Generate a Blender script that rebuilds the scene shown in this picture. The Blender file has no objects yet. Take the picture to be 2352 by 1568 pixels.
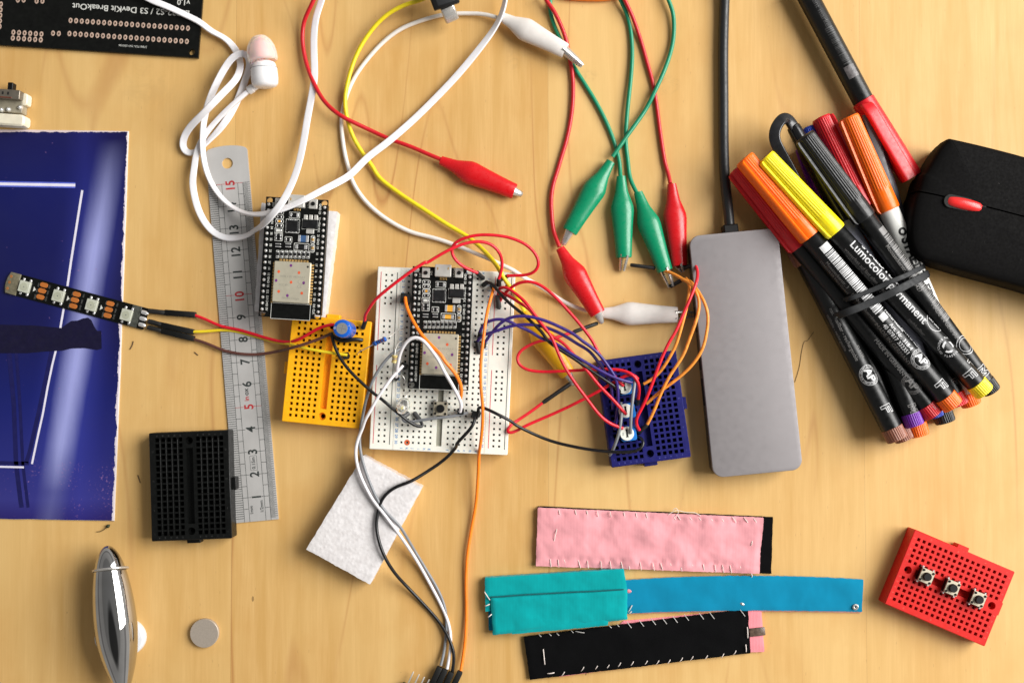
import bpy, bmesh, math, random
from mathutils import Vector, Matrix, noise as mnoise
random.seed(7)
U = 0.000194          # metres per table pixel of the 2352 px wide view
H, TY = 2500.0, -90.0 # camera height and offset (px units)
CX, CY = 1176.0, 784.0
scene = bpy.context.scene
COL = scene.collection
R = math.radians
# ------------------------------------------------------------------ projection
cam_pos = Vector((0, TY, H))
fwd = (Vector((0, 0, 0)) - cam_pos); FOC = fwd.length; fwd.normalize()
right = Vector((1, 0, 0)); upv = right.cross(fwd)
def at(px, py, z=0.0):
    d = fwd * FOC + right * (px - CX) + upv * (CY - py)
    t = (z - cam_pos.z) / d.z
    return cam_pos + d * t
K57 = 2352 / 4096.0
VIEW = {'D': (0, 0, 1 / 1.0)}
for c in range(4):
    for r, y0 in enumerate((0, 680, 1350, 2031)):
        VIEW['c%dr%d' % (c, r)] = (c * 1024, y0, 2294 / 1024.0)
VIEW.update(K=(680, 130, 3.0146), B1=(1440, 1020, 3.564), B2=(1440, 1440, 3.564), BL=(2340, 1380, 3.016),
            PN=(2880, 400, 2.529), PM=(3180, 950, 3.267), PE=(3280, 1300, 3.0156), E1=(1000, 760, 2.8),
            YB=(1100, 1240, 3.266), LS=(0, 1060, 3.675), JC=(1560, 2560, 6.918), SW=(0, 300, 6.536),
            RU=(780, 1500, 2.528))
def d(v, x, y):
    if v == 'D': return (x, y)
    a, b, s = VIEW[v]
    return ((a + x / s) * K57, (b + y / s) * K57)
def path(*spec):
    out = []
    for v, s in spec:
        for tok in s.split():
            f = tok.split(',')
            x, y = d(v, float(f[0]), float(f[1]))
            out.append([x, y, float(f[2]) if len(f) > 2 else None])
    if out[0][2] is None: out[0][2] = 8
    if out[-1][2] is None: out[-1][2] = out[0][2]
    i = 0
    while i < len(out) - 1:
        j = i + 1
        while out[j][2] is None: j += 1
        L = [0]
        for k in range(i, j): L.append(L[-1] + math.hypot(out[k+1][0]-out[k][0], out[k+1][1]-out[k][1]))
        for k in range(i + 1, j):
            t = L[k - i] / max(L[-1], 1e-6); t = t * t * (3 - 2 * t)
            out[k][2] = out[i][2] + (out[j][2] - out[i][2]) * t
        i = j
    return [at(*p) for p in out]
def smooth(P, n=7, relax=0):
    out = []
    m = len(P)
    for i in range(m - 1):
        p0 = P[max(i-1, 0)]; p1 = P[i]; p2 = P[i+1]; p3 = P[min(i+2, m-1)]
        # centripetal-ish catmull rom
        t1 = 1.0; d1 = max((p1-p0).length, 1e-3)**.5; d2 = max((p2-p1).length, 1e-3)**.5; d3 = max((p3-p2).length, 1e-3)**.5
        m1 = (p2 - p1) + d2 * ((p1 - p0) / d1 - (p2 - p0) / (d1 + d2)) if i > 0 else (p2 - p1)
        m2 = (p2 - p1) + d2 * ((p3 - p2) / d3 - (p3 - p1) / (d2 + d3)) if i < m - 2 else (p2 - p1)
        for k in range(n):
            t = k / n; a = 2*t**3-3*t*t+1; b = t**3-2*t*t+t; c = -2*t**3+3*t*t; e = t**3-t*t
            out.append(p1*a + m1*b + p2*c + m2*e)
    out.append(P[-1].copy())
    if not relax: return out
    # resample evenly and relax, so that hand-placed points leave no kinks
    cum = [0.0]
    for a, b in zip(out, out[1:]): cum.append(cum[-1] + (b - a).length)
    cnt = max(4, int(cum[-1] / 5.0)); res = []; j = 0
    for k in range(cnt + 1):
        s = cum[-1] * k / cnt
        while j < len(cum) - 2 and cum[j + 1] < s: j += 1
        res.append(out[j].lerp(out[j + 1], (s - cum[j]) / max(cum[j + 1] - cum[j], 1e-9)))
    for _ in range(relax):
        res = [res[0]] + [res[i] * .5 + (res[i-1] + res[i+1]) * .25 for i in range(1, cnt)] + [res[-1]]
    return res
# ------------------------------------------------------------------ materials
def lin(c):
    c = c / 255.0
    return c / 12.92 if c <= 0.04045 else ((c + 0.055) / 1.055) ** 2.4
def rgb(r, g, b, k=1.0): return (lin(r) * k, lin(g) * k, lin(b) * k, 1)
class N:
    def __init__(s, name):
        s.m = bpy.data.materials.new(name); s.m.use_nodes = True
        s.t = s.m.node_tree; s.t.nodes.clear()
        s.out = s.t.nodes.new('ShaderNodeOutputMaterial')
        s.b = s.t.nodes.new('ShaderNodeBsdfPrincipled')
        s.t.links.new(s.b.outputs[0], s.out.inputs[0])
        s._tc = None
    def n(s, typ, **kw):
        nd = s.t.nodes.new(typ)
        for k, v in kw.items():
            if k.startswith('i_'):
                nd.inputs[k[2:].replace('_', ' ')].default_value = v
            else: setattr(nd, k, v)
        return nd
    def l(s, a, b): s.t.links.new(a, b)
    def tc(s):
        if not s._tc: s._tc = s.n('ShaderNodeTexCoord')
        return s._tc.outputs['Object']
    def mapping(s, scale=(1, 1, 1), loc=(0, 0, 0), rot=(0, 0, 0)):
        mp = s.n('ShaderNodeMapping'); s.l(s.tc(), mp.inputs['Vector'])
        mp.inputs['Scale'].default_value = scale; mp.inputs['Location'].default_value = loc; mp.inputs['Rotation'].default_value = rot
        return mp.outputs[0]
    def noise(s, vec, scale, detail=3, rough=.5, dist=0):
        nd = s.n('ShaderNodeTexNoise'); s.l(vec, nd.inputs['Vector'])
        nd.inputs['Scale'].default_value = scale; nd.inputs['Detail'].default_value = detail
        nd.inputs['Roughness'].default_value = rough; nd.inputs['Distortion'].default_value = dist
        return nd.outputs[0]
    def ramp(s, fac, stops, interp='LINEAR'):
        nd = s.n('ShaderNodeValToRGB'); s.l(fac, nd.inputs[0]); nd.color_ramp.interpolation = interp
        e = nd.color_ramp.elements
        while len(e) < len(stops): e.new(.5)
        for q, (p, c) in zip(e, stops):
            q.position = p; q.color = c if len(c) == 4 else (*c, 1)
        return nd.outputs[0]
    def mix(s, fac, a, b, mode='MIX'):
        nd = s.n('ShaderNodeMix', data_type='RGBA', blend_type=mode)
        for v, i in ((fac, 0), (a, 6), (b, 7)):
            if hasattr(v, 'is_linked') or hasattr(v, 'links'): s.l(v, nd.inputs[i])
            else: nd.inputs[i].default_value = v
        return nd.outputs[2]
    def math(s, op, a, b=0, c=0, clamp=False):
        nd = s.n('ShaderNodeMath', operation=op, use_clamp=clamp)
        for v, i in ((a, 0), (b, 1), (c, 2)):
            if hasattr(v, 'links'): s.l(v, nd.inputs[i])
            else: nd.inputs[i].default_value = v
        return nd.outputs[0]
    def bump(s, h, strength=.3, dist=.0001):
        nd = s.n('ShaderNodeBump'); nd.inputs['Strength'].default_value = strength; nd.inputs['Distance'].default_value = dist
        s.l(h, nd.inputs['Height']); s.l(nd.outputs[0], s.b.inputs['Normal'])
    def set(s, **kw):
        for k, v in kw.items():
            i = s.b.inputs[k.replace('_', ' ')]
            if hasattr(v, 'links'): s.l(v, i)
            else: i.default_value = v
        return s
WHITE = (1, 1, 1, 1)
def plastic(name, col, rough=.4, var=.12, vs=260, bump=.15, bs=2600, metal=0, spec=.5, coat=0, sss=0, trans=0, k=1.0, dust=None):
    """plain procedural plastic / metal with faint wear so that nothing is perfectly uniform"""
    n = N(name); c = rgb(*col, k)
    v = n.noise(n.mapping(), vs, 4)
    dark = tuple(x * (1 - var) for x in c[:3]) + (1,)
    lite = tuple(min(x * (1 + var), 1) for x in c[:3]) + (1,)
    colr = n.ramp(v, [(.35, dark), (.65, lite)])
    if dust:     # sparse specks: (cells per metre, size 0..1, colour, amount)
        vo = n.n('ShaderNodeTexVoronoi'); n.l(n.mapping(), vo.inputs['Vector']); vo.inputs['Scale'].default_value = dust[0]
        sc_ = n.n('ShaderNodeSeparateColor'); n.l(vo.outputs['Color'], sc_.inputs[0])
        hit = n.math('LESS_THAN', vo.outputs['Distance'], n.math('MULTIPLY', n.math('POWER', sc_.outputs[0], 4), dust[1]))
        colr = n.mix(n.math('MULTIPLY', hit, dust[3]), colr, rgb(*dust[2]))
    n.set(Base_Color=colr, Metallic=metal)
    v2 = n.noise(n.mapping(), vs * 2.3, 3)
    n.set(Roughness=n.ramp(v2, [(.3, (max(rough - .07, .02),) * 3), (.7, (min(rough + .08, 1),) * 3)]))
    n.b.inputs['Specular IOR Level'].default_value = spec
    if coat: n.b.inputs['Coat Weight'].default_value = coat; n.b.inputs['Coat Roughness'].default_value = .12
    if sss:
        n.b.inputs['Subsurface Weight'].default_value = sss; n.b.inputs['Subsurface Scale'].default_value = .002
        n.b.inputs['Subsurface Radius'].default_value = (1, .8, .7)
    if trans: n.b.inputs['Transmission Weight'].default_value = trans
    if bump: n.bump(n.noise(n.mapping(), bs, 2), bump, .00006)
    return n.m
# ------------------------------------------------------------------ mesh builder (px units)
_txt = {}
def text_geo(s, bold=0.0, fine=False):
    key = (s, bold, fine)
    if key not in _txt:
        c = bpy.data.curves.new('t', 'FONT'); c.body = s; c.size = 1.0; c.resolution_u = 3
        c.align_x = 'CENTER'; c.align_y = 'CENTER'; c.offset = bold
        o = bpy.data.objects.new('t', c); me = bpy.data.meshes.new_from_object(o)
        if fine:      # slice into thin rows so that the letters can bend round a barrel
            bm = bmesh.new(); bm.from_mesh(me); bmesh.ops.triangulate(bm, faces=bm.faces[:])
            for k in range(-9, 10):
                bmesh.ops.bisect_plane(bm, geom=bm.verts[:] + bm.edges[:] + bm.faces[:], plane_co=(0, k * .07, 0), plane_no=(0, 1, 0))
            bm.to_mesh(me); bm.free()
        _txt[key] = ([v.co.copy() for v in me.vertices], [tuple(p.vertices) for p in me.polygons])
        bpy.data.objects.remove(o); bpy.data.curves.remove(c); bpy.data.meshes.remove(me)
    return _txt[key]
def rrect(cx, cy, w, h, r=2, n=3):
    r = min(r, w / 2 - .01, h / 2 - .01); out = []
    for sx, sy, a0 in ((1, 1, 0), (-1, 1, 90), (-1, -1, 180), (1, -1, 270)):
        for k in range(n + 1):
            a = R(a0 + 90 * k / n)
            out.append((cx + sx * (w / 2 - r) + r * math.cos(a), cy + sy * (h / 2 - r) + r * math.sin(a)))
    return out
def circ(cx, cy, r, n=24, ry=None):
    return [(cx + r * math.cos(2*math.pi*k/n), cy + (ry or r) * math.sin(2*math.pi*k/n)) for k in range(n)]
def inset(P, b):
    out = []; n = len(P)
    for i in range(n):
        p0 = Vector(P[i-1]); p1 = Vector(P[i]); p2 = Vector(P[(i+1) % n])
        e1 = (p1-p0); e2 = (p2-p1)
        e1 = e1.normalized() if e1.length > 1e-6 else e2.normalized(); e2 = e2.normalized() if e2.length > 1e-6 else e1
        nn = Vector((-e1.y-e2.y, e1.x+e2.x)); 
        if nn.length < 1e-6: nn = Vector((-e1.y, e1.x))
        nn.normalize(); c = max(nn.dot(Vector((-e1.y, e1.x))), .5)
        out.append(tuple(p1 + nn * (b / c)))
    return out
def ccw(P):
    a = sum(P[i-1][0]*P[i][1]-P[i][0]*P[i-1][1] for i in range(len(P)))
    return P if a > 0 else P[::-1]
class MB:
    def __init__(s): s.v = []; s.f = []; s.mi = []; s.cur = 0; s.M = Matrix.Identity(4)
    def av(s, p): s.v.append(s.M @ Vector(p)); return len(s.v) - 1
    def af(s, idx): s.f.append(tuple(idx)); s.mi.append(s.cur)
    def quad(s, *pts): s.af([s.av(p) for p in pts])
    def poly(s, P, z): s.af([s.av((x, y, z)) for x, y in ccw(P)])
    def prism(s, P, z0, z1, b=0, bot=True, steps=1):
        P = ccw(P); rings = [(P, z0), (P, z1 - b)]
        if b:
            for k in range(1, steps + 1):
                a = math.pi / 2 * k / steps
                rings.append((inset(P, b * (1 - math.cos(a))), z1 - b + b * math.sin(a)))
        prev = None
        for Q, z in rings:
            cur = [s.av((x, y, z)) for x, y in Q]
            if prev:
                n = len(cur)
                for i in range(n): s.af((prev[i], prev[(i+1) % n], cur[(i+1) % n], cur[i]))
            elif bot: s.af(cur[::-1])
            prev = cur
        s.af(prev); return s
    def box(s, cx, cy, w, h, z0, z1, b=.8, r=1.2): return s.prism(rrect(cx, cy, w, h, r, 2), z0, z1, b)
    def rings(s, rr, closed=True, cap=True):
        prev = None; first = None
        for Q in rr:
            cur = [s.av(p) for p in Q]
            if prev:
                n = len(cur)
                for i in range(n if closed else n - 1): s.af((prev[i], prev[(i+1) % n], cur[(i+1) % n], cur[i]))
            else: first = cur
            prev = cur
        if cap: s.af(first[::-1]); s.af(prev)
        return s
    def tube(s, P, r, n=10, sm=7, flat=None, cap=True, rfun=None, relax=None):
        if relax is None: relax = 9 if len(P) > 5 else 0
        P = smooth(P, sm, relax) if sm else P
        T = [(P[min(i+1, len(P)-1)] - P[max(i-1, 0)]).normalized() for i in range(len(P))]
        up = Vector((0, 0, 1)) if abs(T[0].z) < .9 else Vector((1, 0, 0))
        nrm = (up - T[0] * up.dot(T[0])).normalized(); rr = []
        for i, p in enumerate(P):
            if flat:
                side = T[i].cross(Vector((0, 0, 1)))
                side = side.normalized() if side.length > 1e-3 else Vector((1, 0, 0)); nrm = side.cross(T[i]).normalized()
                tw = flat(i / (len(P) - 1)); a, b, ang = tw
                ca, sa = math.cos(ang), math.sin(ang); s2 = side * ca + nrm * sa; n2 = nrm * ca - side * sa
                ring = []
                for k in range(n):
                    t = 2 * math.pi * k / n; c_, s_ = math.cos(t), math.sin(t)
                    ex = math.copysign(abs(c_) ** .4, c_); ey = math.copysign(abs(s_) ** .4, s_)
                    ring.append(p + s2 * (ex * a) + n2 * (ey * b))
            else:
                nrm = (nrm - T[i] * nrm.dot(T[i])).normalized(); bi = T[i].cross(nrm)
                q = r * (rfun(i / (len(P) - 1)) if rfun else 1)
                ring = [p + nrm * (q*math.cos(2*math.pi*k/n)) + bi * (q*math.sin(2*math.pi*k/n)) for k in range(n)]
            rr.append(ring)
        return s.rings(rr, cap=cap)
    def lathe(s, A, B, prof, n=24, sq=1.0, cap=True, rib=None):
        """profile [(t, r)] along A->B; sq flattens vertically; rib=(count, depth, t0, t1)"""
        ax = (B - A); L = ax.length; ax.normalize()
        side = ax.cross(Vector((0, 0, 1)));
        side = side.normalized() if side.length > 1e-3 else Vector((1, 0, 0))
        up2 = side.cross(ax); rr = []
        if rib: n = rib[0] * 4
        for t, r in prof:
            c = A + ax * (L * t); ring = []
            for k in range(n):
                a = 2 * math.pi * k / n; q = r
                if rib and rib[2] <= t <= rib[3]: q = r - (rib[1] if k % 4 in (0,) else (rib[1]*.25 if k % 4 in (1, 3) else 0))
                ring.append(c + side * (q*math.cos(a)) + up2 * (q*sq*math.sin(a)))
            rr.append(ring)
        return s.rings(rr, cap=cap)
    def text(s, t, x, y, z, size, rot=0, wrap=None, bold=0.0, sx=1.0):
        """wrap = radius: bends the writing round a cylinder along X whose axis is at z=0; y is arc length from the top"""
        V, F = text_geo(t, bold, bool(wrap)); ca, sa = math.cos(R(rot)), math.sin(R(rot)); base = len(s.v)
        for q in V:
            a, b = q.x * size * sx, q.y * size
            X, Y = x + a * ca - b * sa, y + a * sa + b * ca
            if wrap:
                rr = wrap(X) if callable(wrap) else wrap
                th = Y / rr; s.av((X, (rr + z) * math.sin(th), (rr + z) * math.cos(th)))
            else: s.av((X, Y, z))
        for f in F: s.af([i + base for i in f])
        return s
    def cells(s, xs, ys, level, matf=None):
        xs = sorted(set(round(v, 3) for v in xs)); ys = sorted(set(round(v, 3) for v in ys))
        nx, ny = len(xs) - 1, len(ys) - 1
        Z = [[level((xs[i]+xs[i+1])/2, (ys[j]+ys[j+1])/2) for j in range(ny)] for i in range(nx)]
        for i in range(nx):
            for j in range(ny):
                z = Z[i][j]
                if z is None: continue
                x0, x1, y0, y1 = xs[i], xs[i+1], ys[j], ys[j+1]
                s.cur = matf(z) if matf else 0
                s.quad((x0, y0, z), (x1, y0, z), (x1, y1, z), (x0, y1, z))
                s.cur = 0
                if i + 1 < nx and Z[i+1][j] is not None and Z[i+1][j] != z:
                    w = Z[i+1][j]; s.quad((x1, y0, z), (x1, y0, w), (x1, y1, w), (x1, y1, z))
                if j + 1 < ny and Z[i][j+1] is not None and Z[i][j+1] != z:
                    w = Z[i][j+1]; s.quad((x0, y1, z), (x1, y1, z), (x1, y1, w), (x0, y1, w))
        s.cur = 0; return s
    def holeplate(s, cx, cy, half, r, z, depth, n=24):
        """square plate with a round well in it"""
        a = [s.av((cx + r*math.cos(2*math.pi*k/n), cy + r*math.sin(2*math.pi*k/n), z)) for k in range(n)]
        o = []
        for k in range(n):
            c_, s_ = math.cos(2*math.pi*k/n), math.sin(2*math.pi*k/n); m = half / max(abs(c_), abs(s_))
            o.append(s.av((cx + c_*m, cy + s_*m, z)))
        b = [s.av((cx + r*math.cos(2*math.pi*k/n), cy + r*math.sin(2*math.pi*k/n), z - depth)) for k in range(n)]
        for k in range(n):
            j = (k + 1) % n
            s.af((o[k], o[j], a[j], a[k])); s.af((a[k], a[j], b[j], b[k]))
        c = [s.av((cx + r*.6*math.cos(2*math.pi*k/n), cy + r*.6*math.sin(2*math.pi*k/n), z - depth)) for k in range(n)]
        e = [s.av((cx + r*.6*math.cos(2*math.pi*k/n), cy + r*.6*math.sin(2*math.pi*k/n), z - depth*2)) for k in range(n)]
        for k in range(n): j = (k + 1) % n; s.af((b[k], b[j], c[j], c[k])); s.af((c[k], c[j], e[j], e[k]))
        s.cur = 1; s.af(e); s.cur = 0
        return s
    def mesh(s, name, mats, inv=None, angle=38):
        me = bpy.data.meshes.new(name)
        V = [(inv @ v if inv else v) * U for v in s.v]
        me.from_pydata([tuple(v) for v in V], [], s.f)
        for m in mats: me.materials.append(m)
        me.polygons.foreach_set('material_index', s.mi if len(mats) > 1 else [0] * len(s.mi))
        me.polygons.foreach_set('use_smooth', [True] * len(s.f))
        me.update(); me.set_sharp_from_angle(angle=R(angle)); return me
def props(o, label=None, cat=None, group=None, kind=None):
    if label: o['label'] = label
    if cat: o['category'] = cat
    if group: o['group'] = group
    if kind: o['kind'] = kind
    return o
class Thing:
    """an Empty at the thing's base that parents its parts"""
    def __init__(s, name, label, cat, pos, rot=0, group=None, zbase=0):
        s.M = Matrix.Translation(pos) @ Matrix.Rotation(R(rot), 4, 'Z')
        s.inv = s.M.inverted()
        e = bpy.data.objects.new(name, None); COL.objects.link(e); e.empty_display_size = .005
        e.matrix_world = Matrix.Translation(pos * U) @ Matrix.Rotation(R(rot), 4, 'Z')
        s.e = props(e, label, cat, group)
    def part(s, name, mb, mats, world=False, parent=None, label=None, angle=38):
        mats = mats if isinstance(mats, (list, tuple)) else [mats]
        o = bpy.data.objects.new(name, mb.mesh(name, mats, s.inv if world else None, angle)); COL.objects.link(o)
        o.parent = parent or s.e
        if label: o['label'] = label
        return o
    def copies(s, o, offs, parent=None):
        for x, y, z in offs:
            c = o.copy(); COL.objects.link(c); c.parent = o.parent
            c.location = Vector((x, y, z)) * U
    def local(s, p): return s.inv @ p
def single(name, label, cat, mb, mats, group=None, kind=None, angle=38, origin=None):
    mats = mats if isinstance(mats, (list, tuple)) else [mats]
    if origin is None:
        c = sum((v for v in mb.v), Vector()) / len(mb.v); origin = Vector((c.x, c.y, min(v.z for v in mb.v)))
    o = bpy.data.objects.new(name, mb.mesh(name, mats, Matrix.Translation(-origin), angle)); COL.objects.link(o)
    o.location = origin * U
    return props(o, label, cat, group, kind)
# ------------------------------------------------------------------ shared materials
def wood():
    n = N('birch_veneer'); tc = n.tc()
    sep = n.n('ShaderNodeSeparateXYZ'); n.l(tc, sep.inputs[0]); X, Y = sep.outputs[0], sep.outputs[1]
    # veneer sheets 14 cm wide
    sx = n.math('DIVIDE', n.math('ADD', X, (1176 - 536 + 723 * 4) * U), 723 * U)
    sheet = n.math('FLOOR', sx); fr = n.math('FRACT', sx)
    wn = n.n('ShaderNodeTexWhiteNoise', noise_dimensions='1D'); n.l(sheet, wn.inputs['W']); tone = wn.outputs[0]
    comb = n.n('ShaderNodeCombineXYZ'); n.l(X, comb.inputs[0]); n.l(Y, comb.inputs[1]); n.l(n.math('MULTIPLY', sheet, 3.7), comb.inputs[2])
    def mp(scale):
        m = n.n('ShaderNodeMapping'); n.l(comb.outputs[0], m.inputs[0]); m.inputs['Scale'].default_value = scale; return m.outputs[0]
    fine = n.noise(mp((1, .035, 1)), 1500, 4, .6)
    mid = n.noise(mp((1, .07, 1)), 190, 4, .55, .4)
    broad = n.noise(mp((1, .22, 1)), 17, 3, .5, .8)
    blot = n.noise(mp((1, .6, 1)), 34, 4, .6)
    # cathedral figure: thin brown lines where a warped field crosses bands
    fig = n.noise(mp((1, .16, 1)), 13, 2, .45, .3)
    band = n.math('FRACT', n.math('MULTIPLY', fig, 9.0))
    line = n.math('SMOOTH_MIN', 1, n.math('MULTIPLY', n.math('ABSOLUTE', n.math('SUBTRACT', band, .5)), 22), .4)
    lmask = n.ramp(n.noise(mp((1, .5, 1)), 9, 2), [(.47, (0, 0, 0)), (.62, (1, 1, 1))])
    c = n.ramp(fine, [(.25, (.61, .362, .126)), (.75, (.695, .438, .168))])
    c = n.mix(n.ramp(mid, [(.38, (0, 0, 0)), (.72, (.85, .85, .85))]), c, (.555, .315, .092, 1))
    c = n.mix(n.ramp(broad, [(.42, (0, 0, 0)), (.68, (.55, .55, .55))]), c, (.73, .50, .205, 1))
    c = n.mix(n.ramp(blot, [(.48, (0, 0, 0)), (.72, (.5, .5, .5))]), c, (.55, .29, .08, 1))
    inv = n.math('SUBTRACT', 1, line, clamp=True)
    c = n.mix(n.math('MULTIPLY', n.math('MULTIPLY', inv, lmask), .78), c, (.43, .2, .065, 1))
    c = n.mix(n.math('MULTIPLY', tone, .16), c, (.75, .51, .2, 1))
    # small dark pores and pits, longer along the grain
    v = n.n('ShaderNodeTexVoronoi'); n.l(mp((1, .42, 1)), v.inputs['Vector']); v.inputs['Scale'].default_value = 88
    rnd = n.n('ShaderNodeSeparateColor'); n.l(v.outputs['Color'], rnd.inputs[0])
    spot = n.math('LESS_THAN', v.outputs['Distance'], n.math('MULTIPLY', n.math('POWER', rnd.outputs[0], 5), .085))
    keep = n.math('GREATER_THAN', rnd.outputs[1], .45)
    c = n.mix(n.math('MULTIPLY', n.math('MULTIPLY', spot, keep), .6), c, (.13, .075, .03, 1))
    v2 = n.n('ShaderNodeTexVoronoi'); n.l(mp((1, .16, 1)), v2.inputs['Vector']); v2.inputs['Scale'].default_value = 420
    s2 = n.math('LESS_THAN', v2.outputs['Distance'], .05)
    c = n.mix(n.math('MULTIPLY', s2, .42), c, (.33, .18, .07, 1))
    # smudges and worn patches that sit at their own places on the table
    for (px, py, rx, ry, amt, scl) in ((1525, 190, 46, 26, .3, 260), (1470, 262, 34, 16, .25, 330), (1350, 168, 30, 18, .16, 300), (905, 1102, 26, 14, .22, 300), (1180, 130, 22, 40, .12, 200), (720, 260, 70, 120, .1, 90), (330, 190, 90, 90, .1, 80), (1560, 1240, 160, 40, .08, 120), (2100, 900, 90, 60, .1, 100)):
        cxm, cym = (px - 1176) * U, (784 - py) * U
        e1_ = n.math('POWER', n.math('DIVIDE', n.math('SUBTRACT', X, cxm), rx * U), 2); e2_ = n.math('POWER', n.math('DIVIDE', n.math('SUBTRACT', Y, cym), ry * U), 2)
        near = n.math('SUBTRACT', 1, n.math('ADD', e1_, e2_), clamp=True)
        nz = n.ramp(n.noise(n.mapping(), scl, 5, .7, 1.2), [(.47, (0, 0, 0)), (.6, (1, 1, 1))])
        c = n.mix(n.math('MULTIPLY', n.math('MULTIPLY', near, nz), amt), c, (.2, .13, .06, 1))
    seam_or_crease_line = n.math('LESS_THAN', fr, .0016)
    c = n.mix(n.math('MULTIPLY', seam_or_crease_line, .38), c, (.3, .16, .06, 1))
    n.set(Base_Color=c, Roughness=n.ramp(mid, [(.3, (.42,) * 3), (.7, (.55,) * 3)]))
    n.b.inputs['Specular IOR Level'].default_value = .32
    n.bump(n.math('ADD', fine, n.math('MULTIPLY', mid, .6)), .12, .00006)
    return n.m
M = {}
M['wood'] = wood()
def P(k, *a, **kw): M[k] = plastic(k, *a, **kw)
P('yellow_plastic', (250, 178, 8), .45, .05, sss=.15)
P('red_plastic', (206, 26, 18), .45, .05, spec=.35, dust=(900, .1, (240, 150, 140), .5))
P('blue_plastic', (16, 16, 92), .45, .1, spec=.3, dust=(900, .08, (120, 120, 170), .5))
P('black_plastic', (11, 12, 11), .42, .2, spec=.25, dust=(800, .1, (110, 110, 110), .5))
P('white_board', (238, 235, 223), .45, .025, sss=.2)
P('hole_dark', (16, 14, 10), .8, .2, bump=0)
P('groove_grey', (150, 148, 134), .6, .05)
P('foam_plain', (247, 243, 242), .62, .03, 1500, 1.0, 1100, sss=.35)
P('pcb_black', (9, 10, 8), .38, .25, spec=.28, bump=.05, bs=900)
P('pcb_edge', (70, 66, 50), .6, .1)
P('silver', (212, 209, 202), .36, .08, metal=.5, bump=.2)
P('solder', (225, 224, 222), .25, .05, metal=.65, bump=.6, bs=5000)
P('shield_metal', (196, 189, 168), .42, .04, metal=.4)
P('gold', (222, 182, 116), .38, .08, metal=.85)
P('silk', (205, 205, 198), .6, .06, bump=0)
P('silk_dim', (110, 110, 106), .6, .06, bump=0)
P('chip_black', (12, 12, 13), .42, .15, bump=.2)
P('rubber_black', (8, 8, 8), .5, .2, spec=.3)
P('dupont', (10, 10, 9), .55, .18, spec=.3, bump=.3)
P('heatshrink', (22, 22, 21), .55, .25, bump=.8, bs=1500)
P('heatshrink_grey', (70, 70, 70), .5, .25, bump=.8, bs=1500)
P('tantalum', (224, 160, 50), .45, .08)
P('ceramic_blue', (60, 90, 130), .4, .3)
P('wire_red', (218, 22, 42), .34, .08, bump=.25, bs=700)
P('wire_red_dark', (178, 26, 34), .38, .1, bump=.3, bs=700)
P('wire_yellow', (236, 208, 40), .35, .06, bump=.25, bs=700)
P('wire_orange', (250, 128, 24), .34, .06, bump=.25, bs=700)
P('wire_orange_old', (235, 146, 52), .4, .16, 500, .3, 700)
P('wire_white', (226, 222, 224), .34, .04, bump=.2, bs=700)
P('wire_grey', (126, 128, 131), .34, .08, bump=.25, bs=700)
P('wire_black', (15, 14, 15), .34, .2, bump=.25, bs=700)
P('wire_brown', (92, 56, 48), .36, .12, bump=.25, bs=700)
P('wire_brownblack', (48, 36, 30), .4, .2, bump=.25, bs=700)
P('wire_purple', (56, 36, 116), .36, .1, bump=.25, bs=700)
P('lead_red', (196, 24, 34), .36, .05, bump=.1)
P('lead_green', (10, 134, 96), .36, .05, bump=.1)
P('lead_yellow', (228, 206, 28), .36, .05, bump=.1)
P('lead_white', (226, 220, 212), .4, .04, bump=.1)
P('clip_red', (200, 20, 26), .3, .03, bump=.08, bs=500, sss=.05)
P('clip_green', (0, 132, 90), .3, .03, bump=.08, bs=500, sss=.05)
P('clip_white', (216, 210, 204), .4, .04, bump=.1, bs=500, sss=.1)
P('clip_yellow', (212, 160, 10), .4, .05, bump=.1, bs=500, sss=.05)
P('nickel', (205, 202, 196), .24, .1, metal=.7, bump=.2)
P('earphone_white', (232, 230, 230), .3, .02, bump=.05, sss=.1)
P('cable_white', (228, 226, 228), .4, .02, bump=.05, sss=.1)
P('aluminium', (138, 133, 134), .5, .018, 160, .3, 9000, metal=.25, dust=(260, .05, (74, 70, 70), .6))
P('hub_side', (52, 48, 46), .35, .2)
P('mouse_black', (6, 5, 5), .75, .12, 400, .15, 5000, spec=.1, dust=(420, .06, (120, 116, 112), .6))
P('mouse_red', (226, 42, 40), .3, .06)
P('cap_blue', (24, 92, 190), .28, .08, bump=.1)
P('cap_blue_dark', (22, 36, 90), .3, .15, bump=.1)
P('cap_top', (186, 186, 184), .4, .05, metal=.7)
P('resistor_blue', (52, 108, 196), .35, .1)
P('resistor_tan', (226, 208, 140), .4, .08)
P('band_dark', (28, 36, 74), .4, .1); P('band_red', (120, 60, 60), .4, .1); P('band_purple', (96, 58, 140), .4, .1)
P('band_gold', (180, 140, 60), .4, .1)
P('pen_black', (12, 13, 13), .36, .15, bump=.06, spec=.42)
P('pen_white', (236, 236, 230), .3, .03, bump=.05)
P('pen_grey', (112, 112, 118), .35, .08)
P('ink_white', (205, 205, 205), .5, .1, bump=0)
P('ink_dim', (120, 118, 116), .5, .1, bump=0)
P('ink_black', (22, 22, 22), .5, .1, bump=0)
for k, c in dict(yellow=(246, 226, 22), orange=(255, 108, 6), red=(206, 24, 34), purple=(112, 36, 160), brown=(140, 86, 66),
                 blue=(30, 60, 170), black=(12, 13, 14)).items(): P('cap_' + k + '_pen', c, .36, .05, bump=.1, sss=.05)
P('elastic', (26, 28, 30), .7, .15, bump=.6, bs=3000)
P('thread', (226, 214, 206), .8, .1, bump=.5, bs=6000)
P('thread_grey', (190, 186, 182), .8, .1, bump=.5, bs=6000)
P('label_blue', (40, 122, 186), .6, .1, bump=0)
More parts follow.
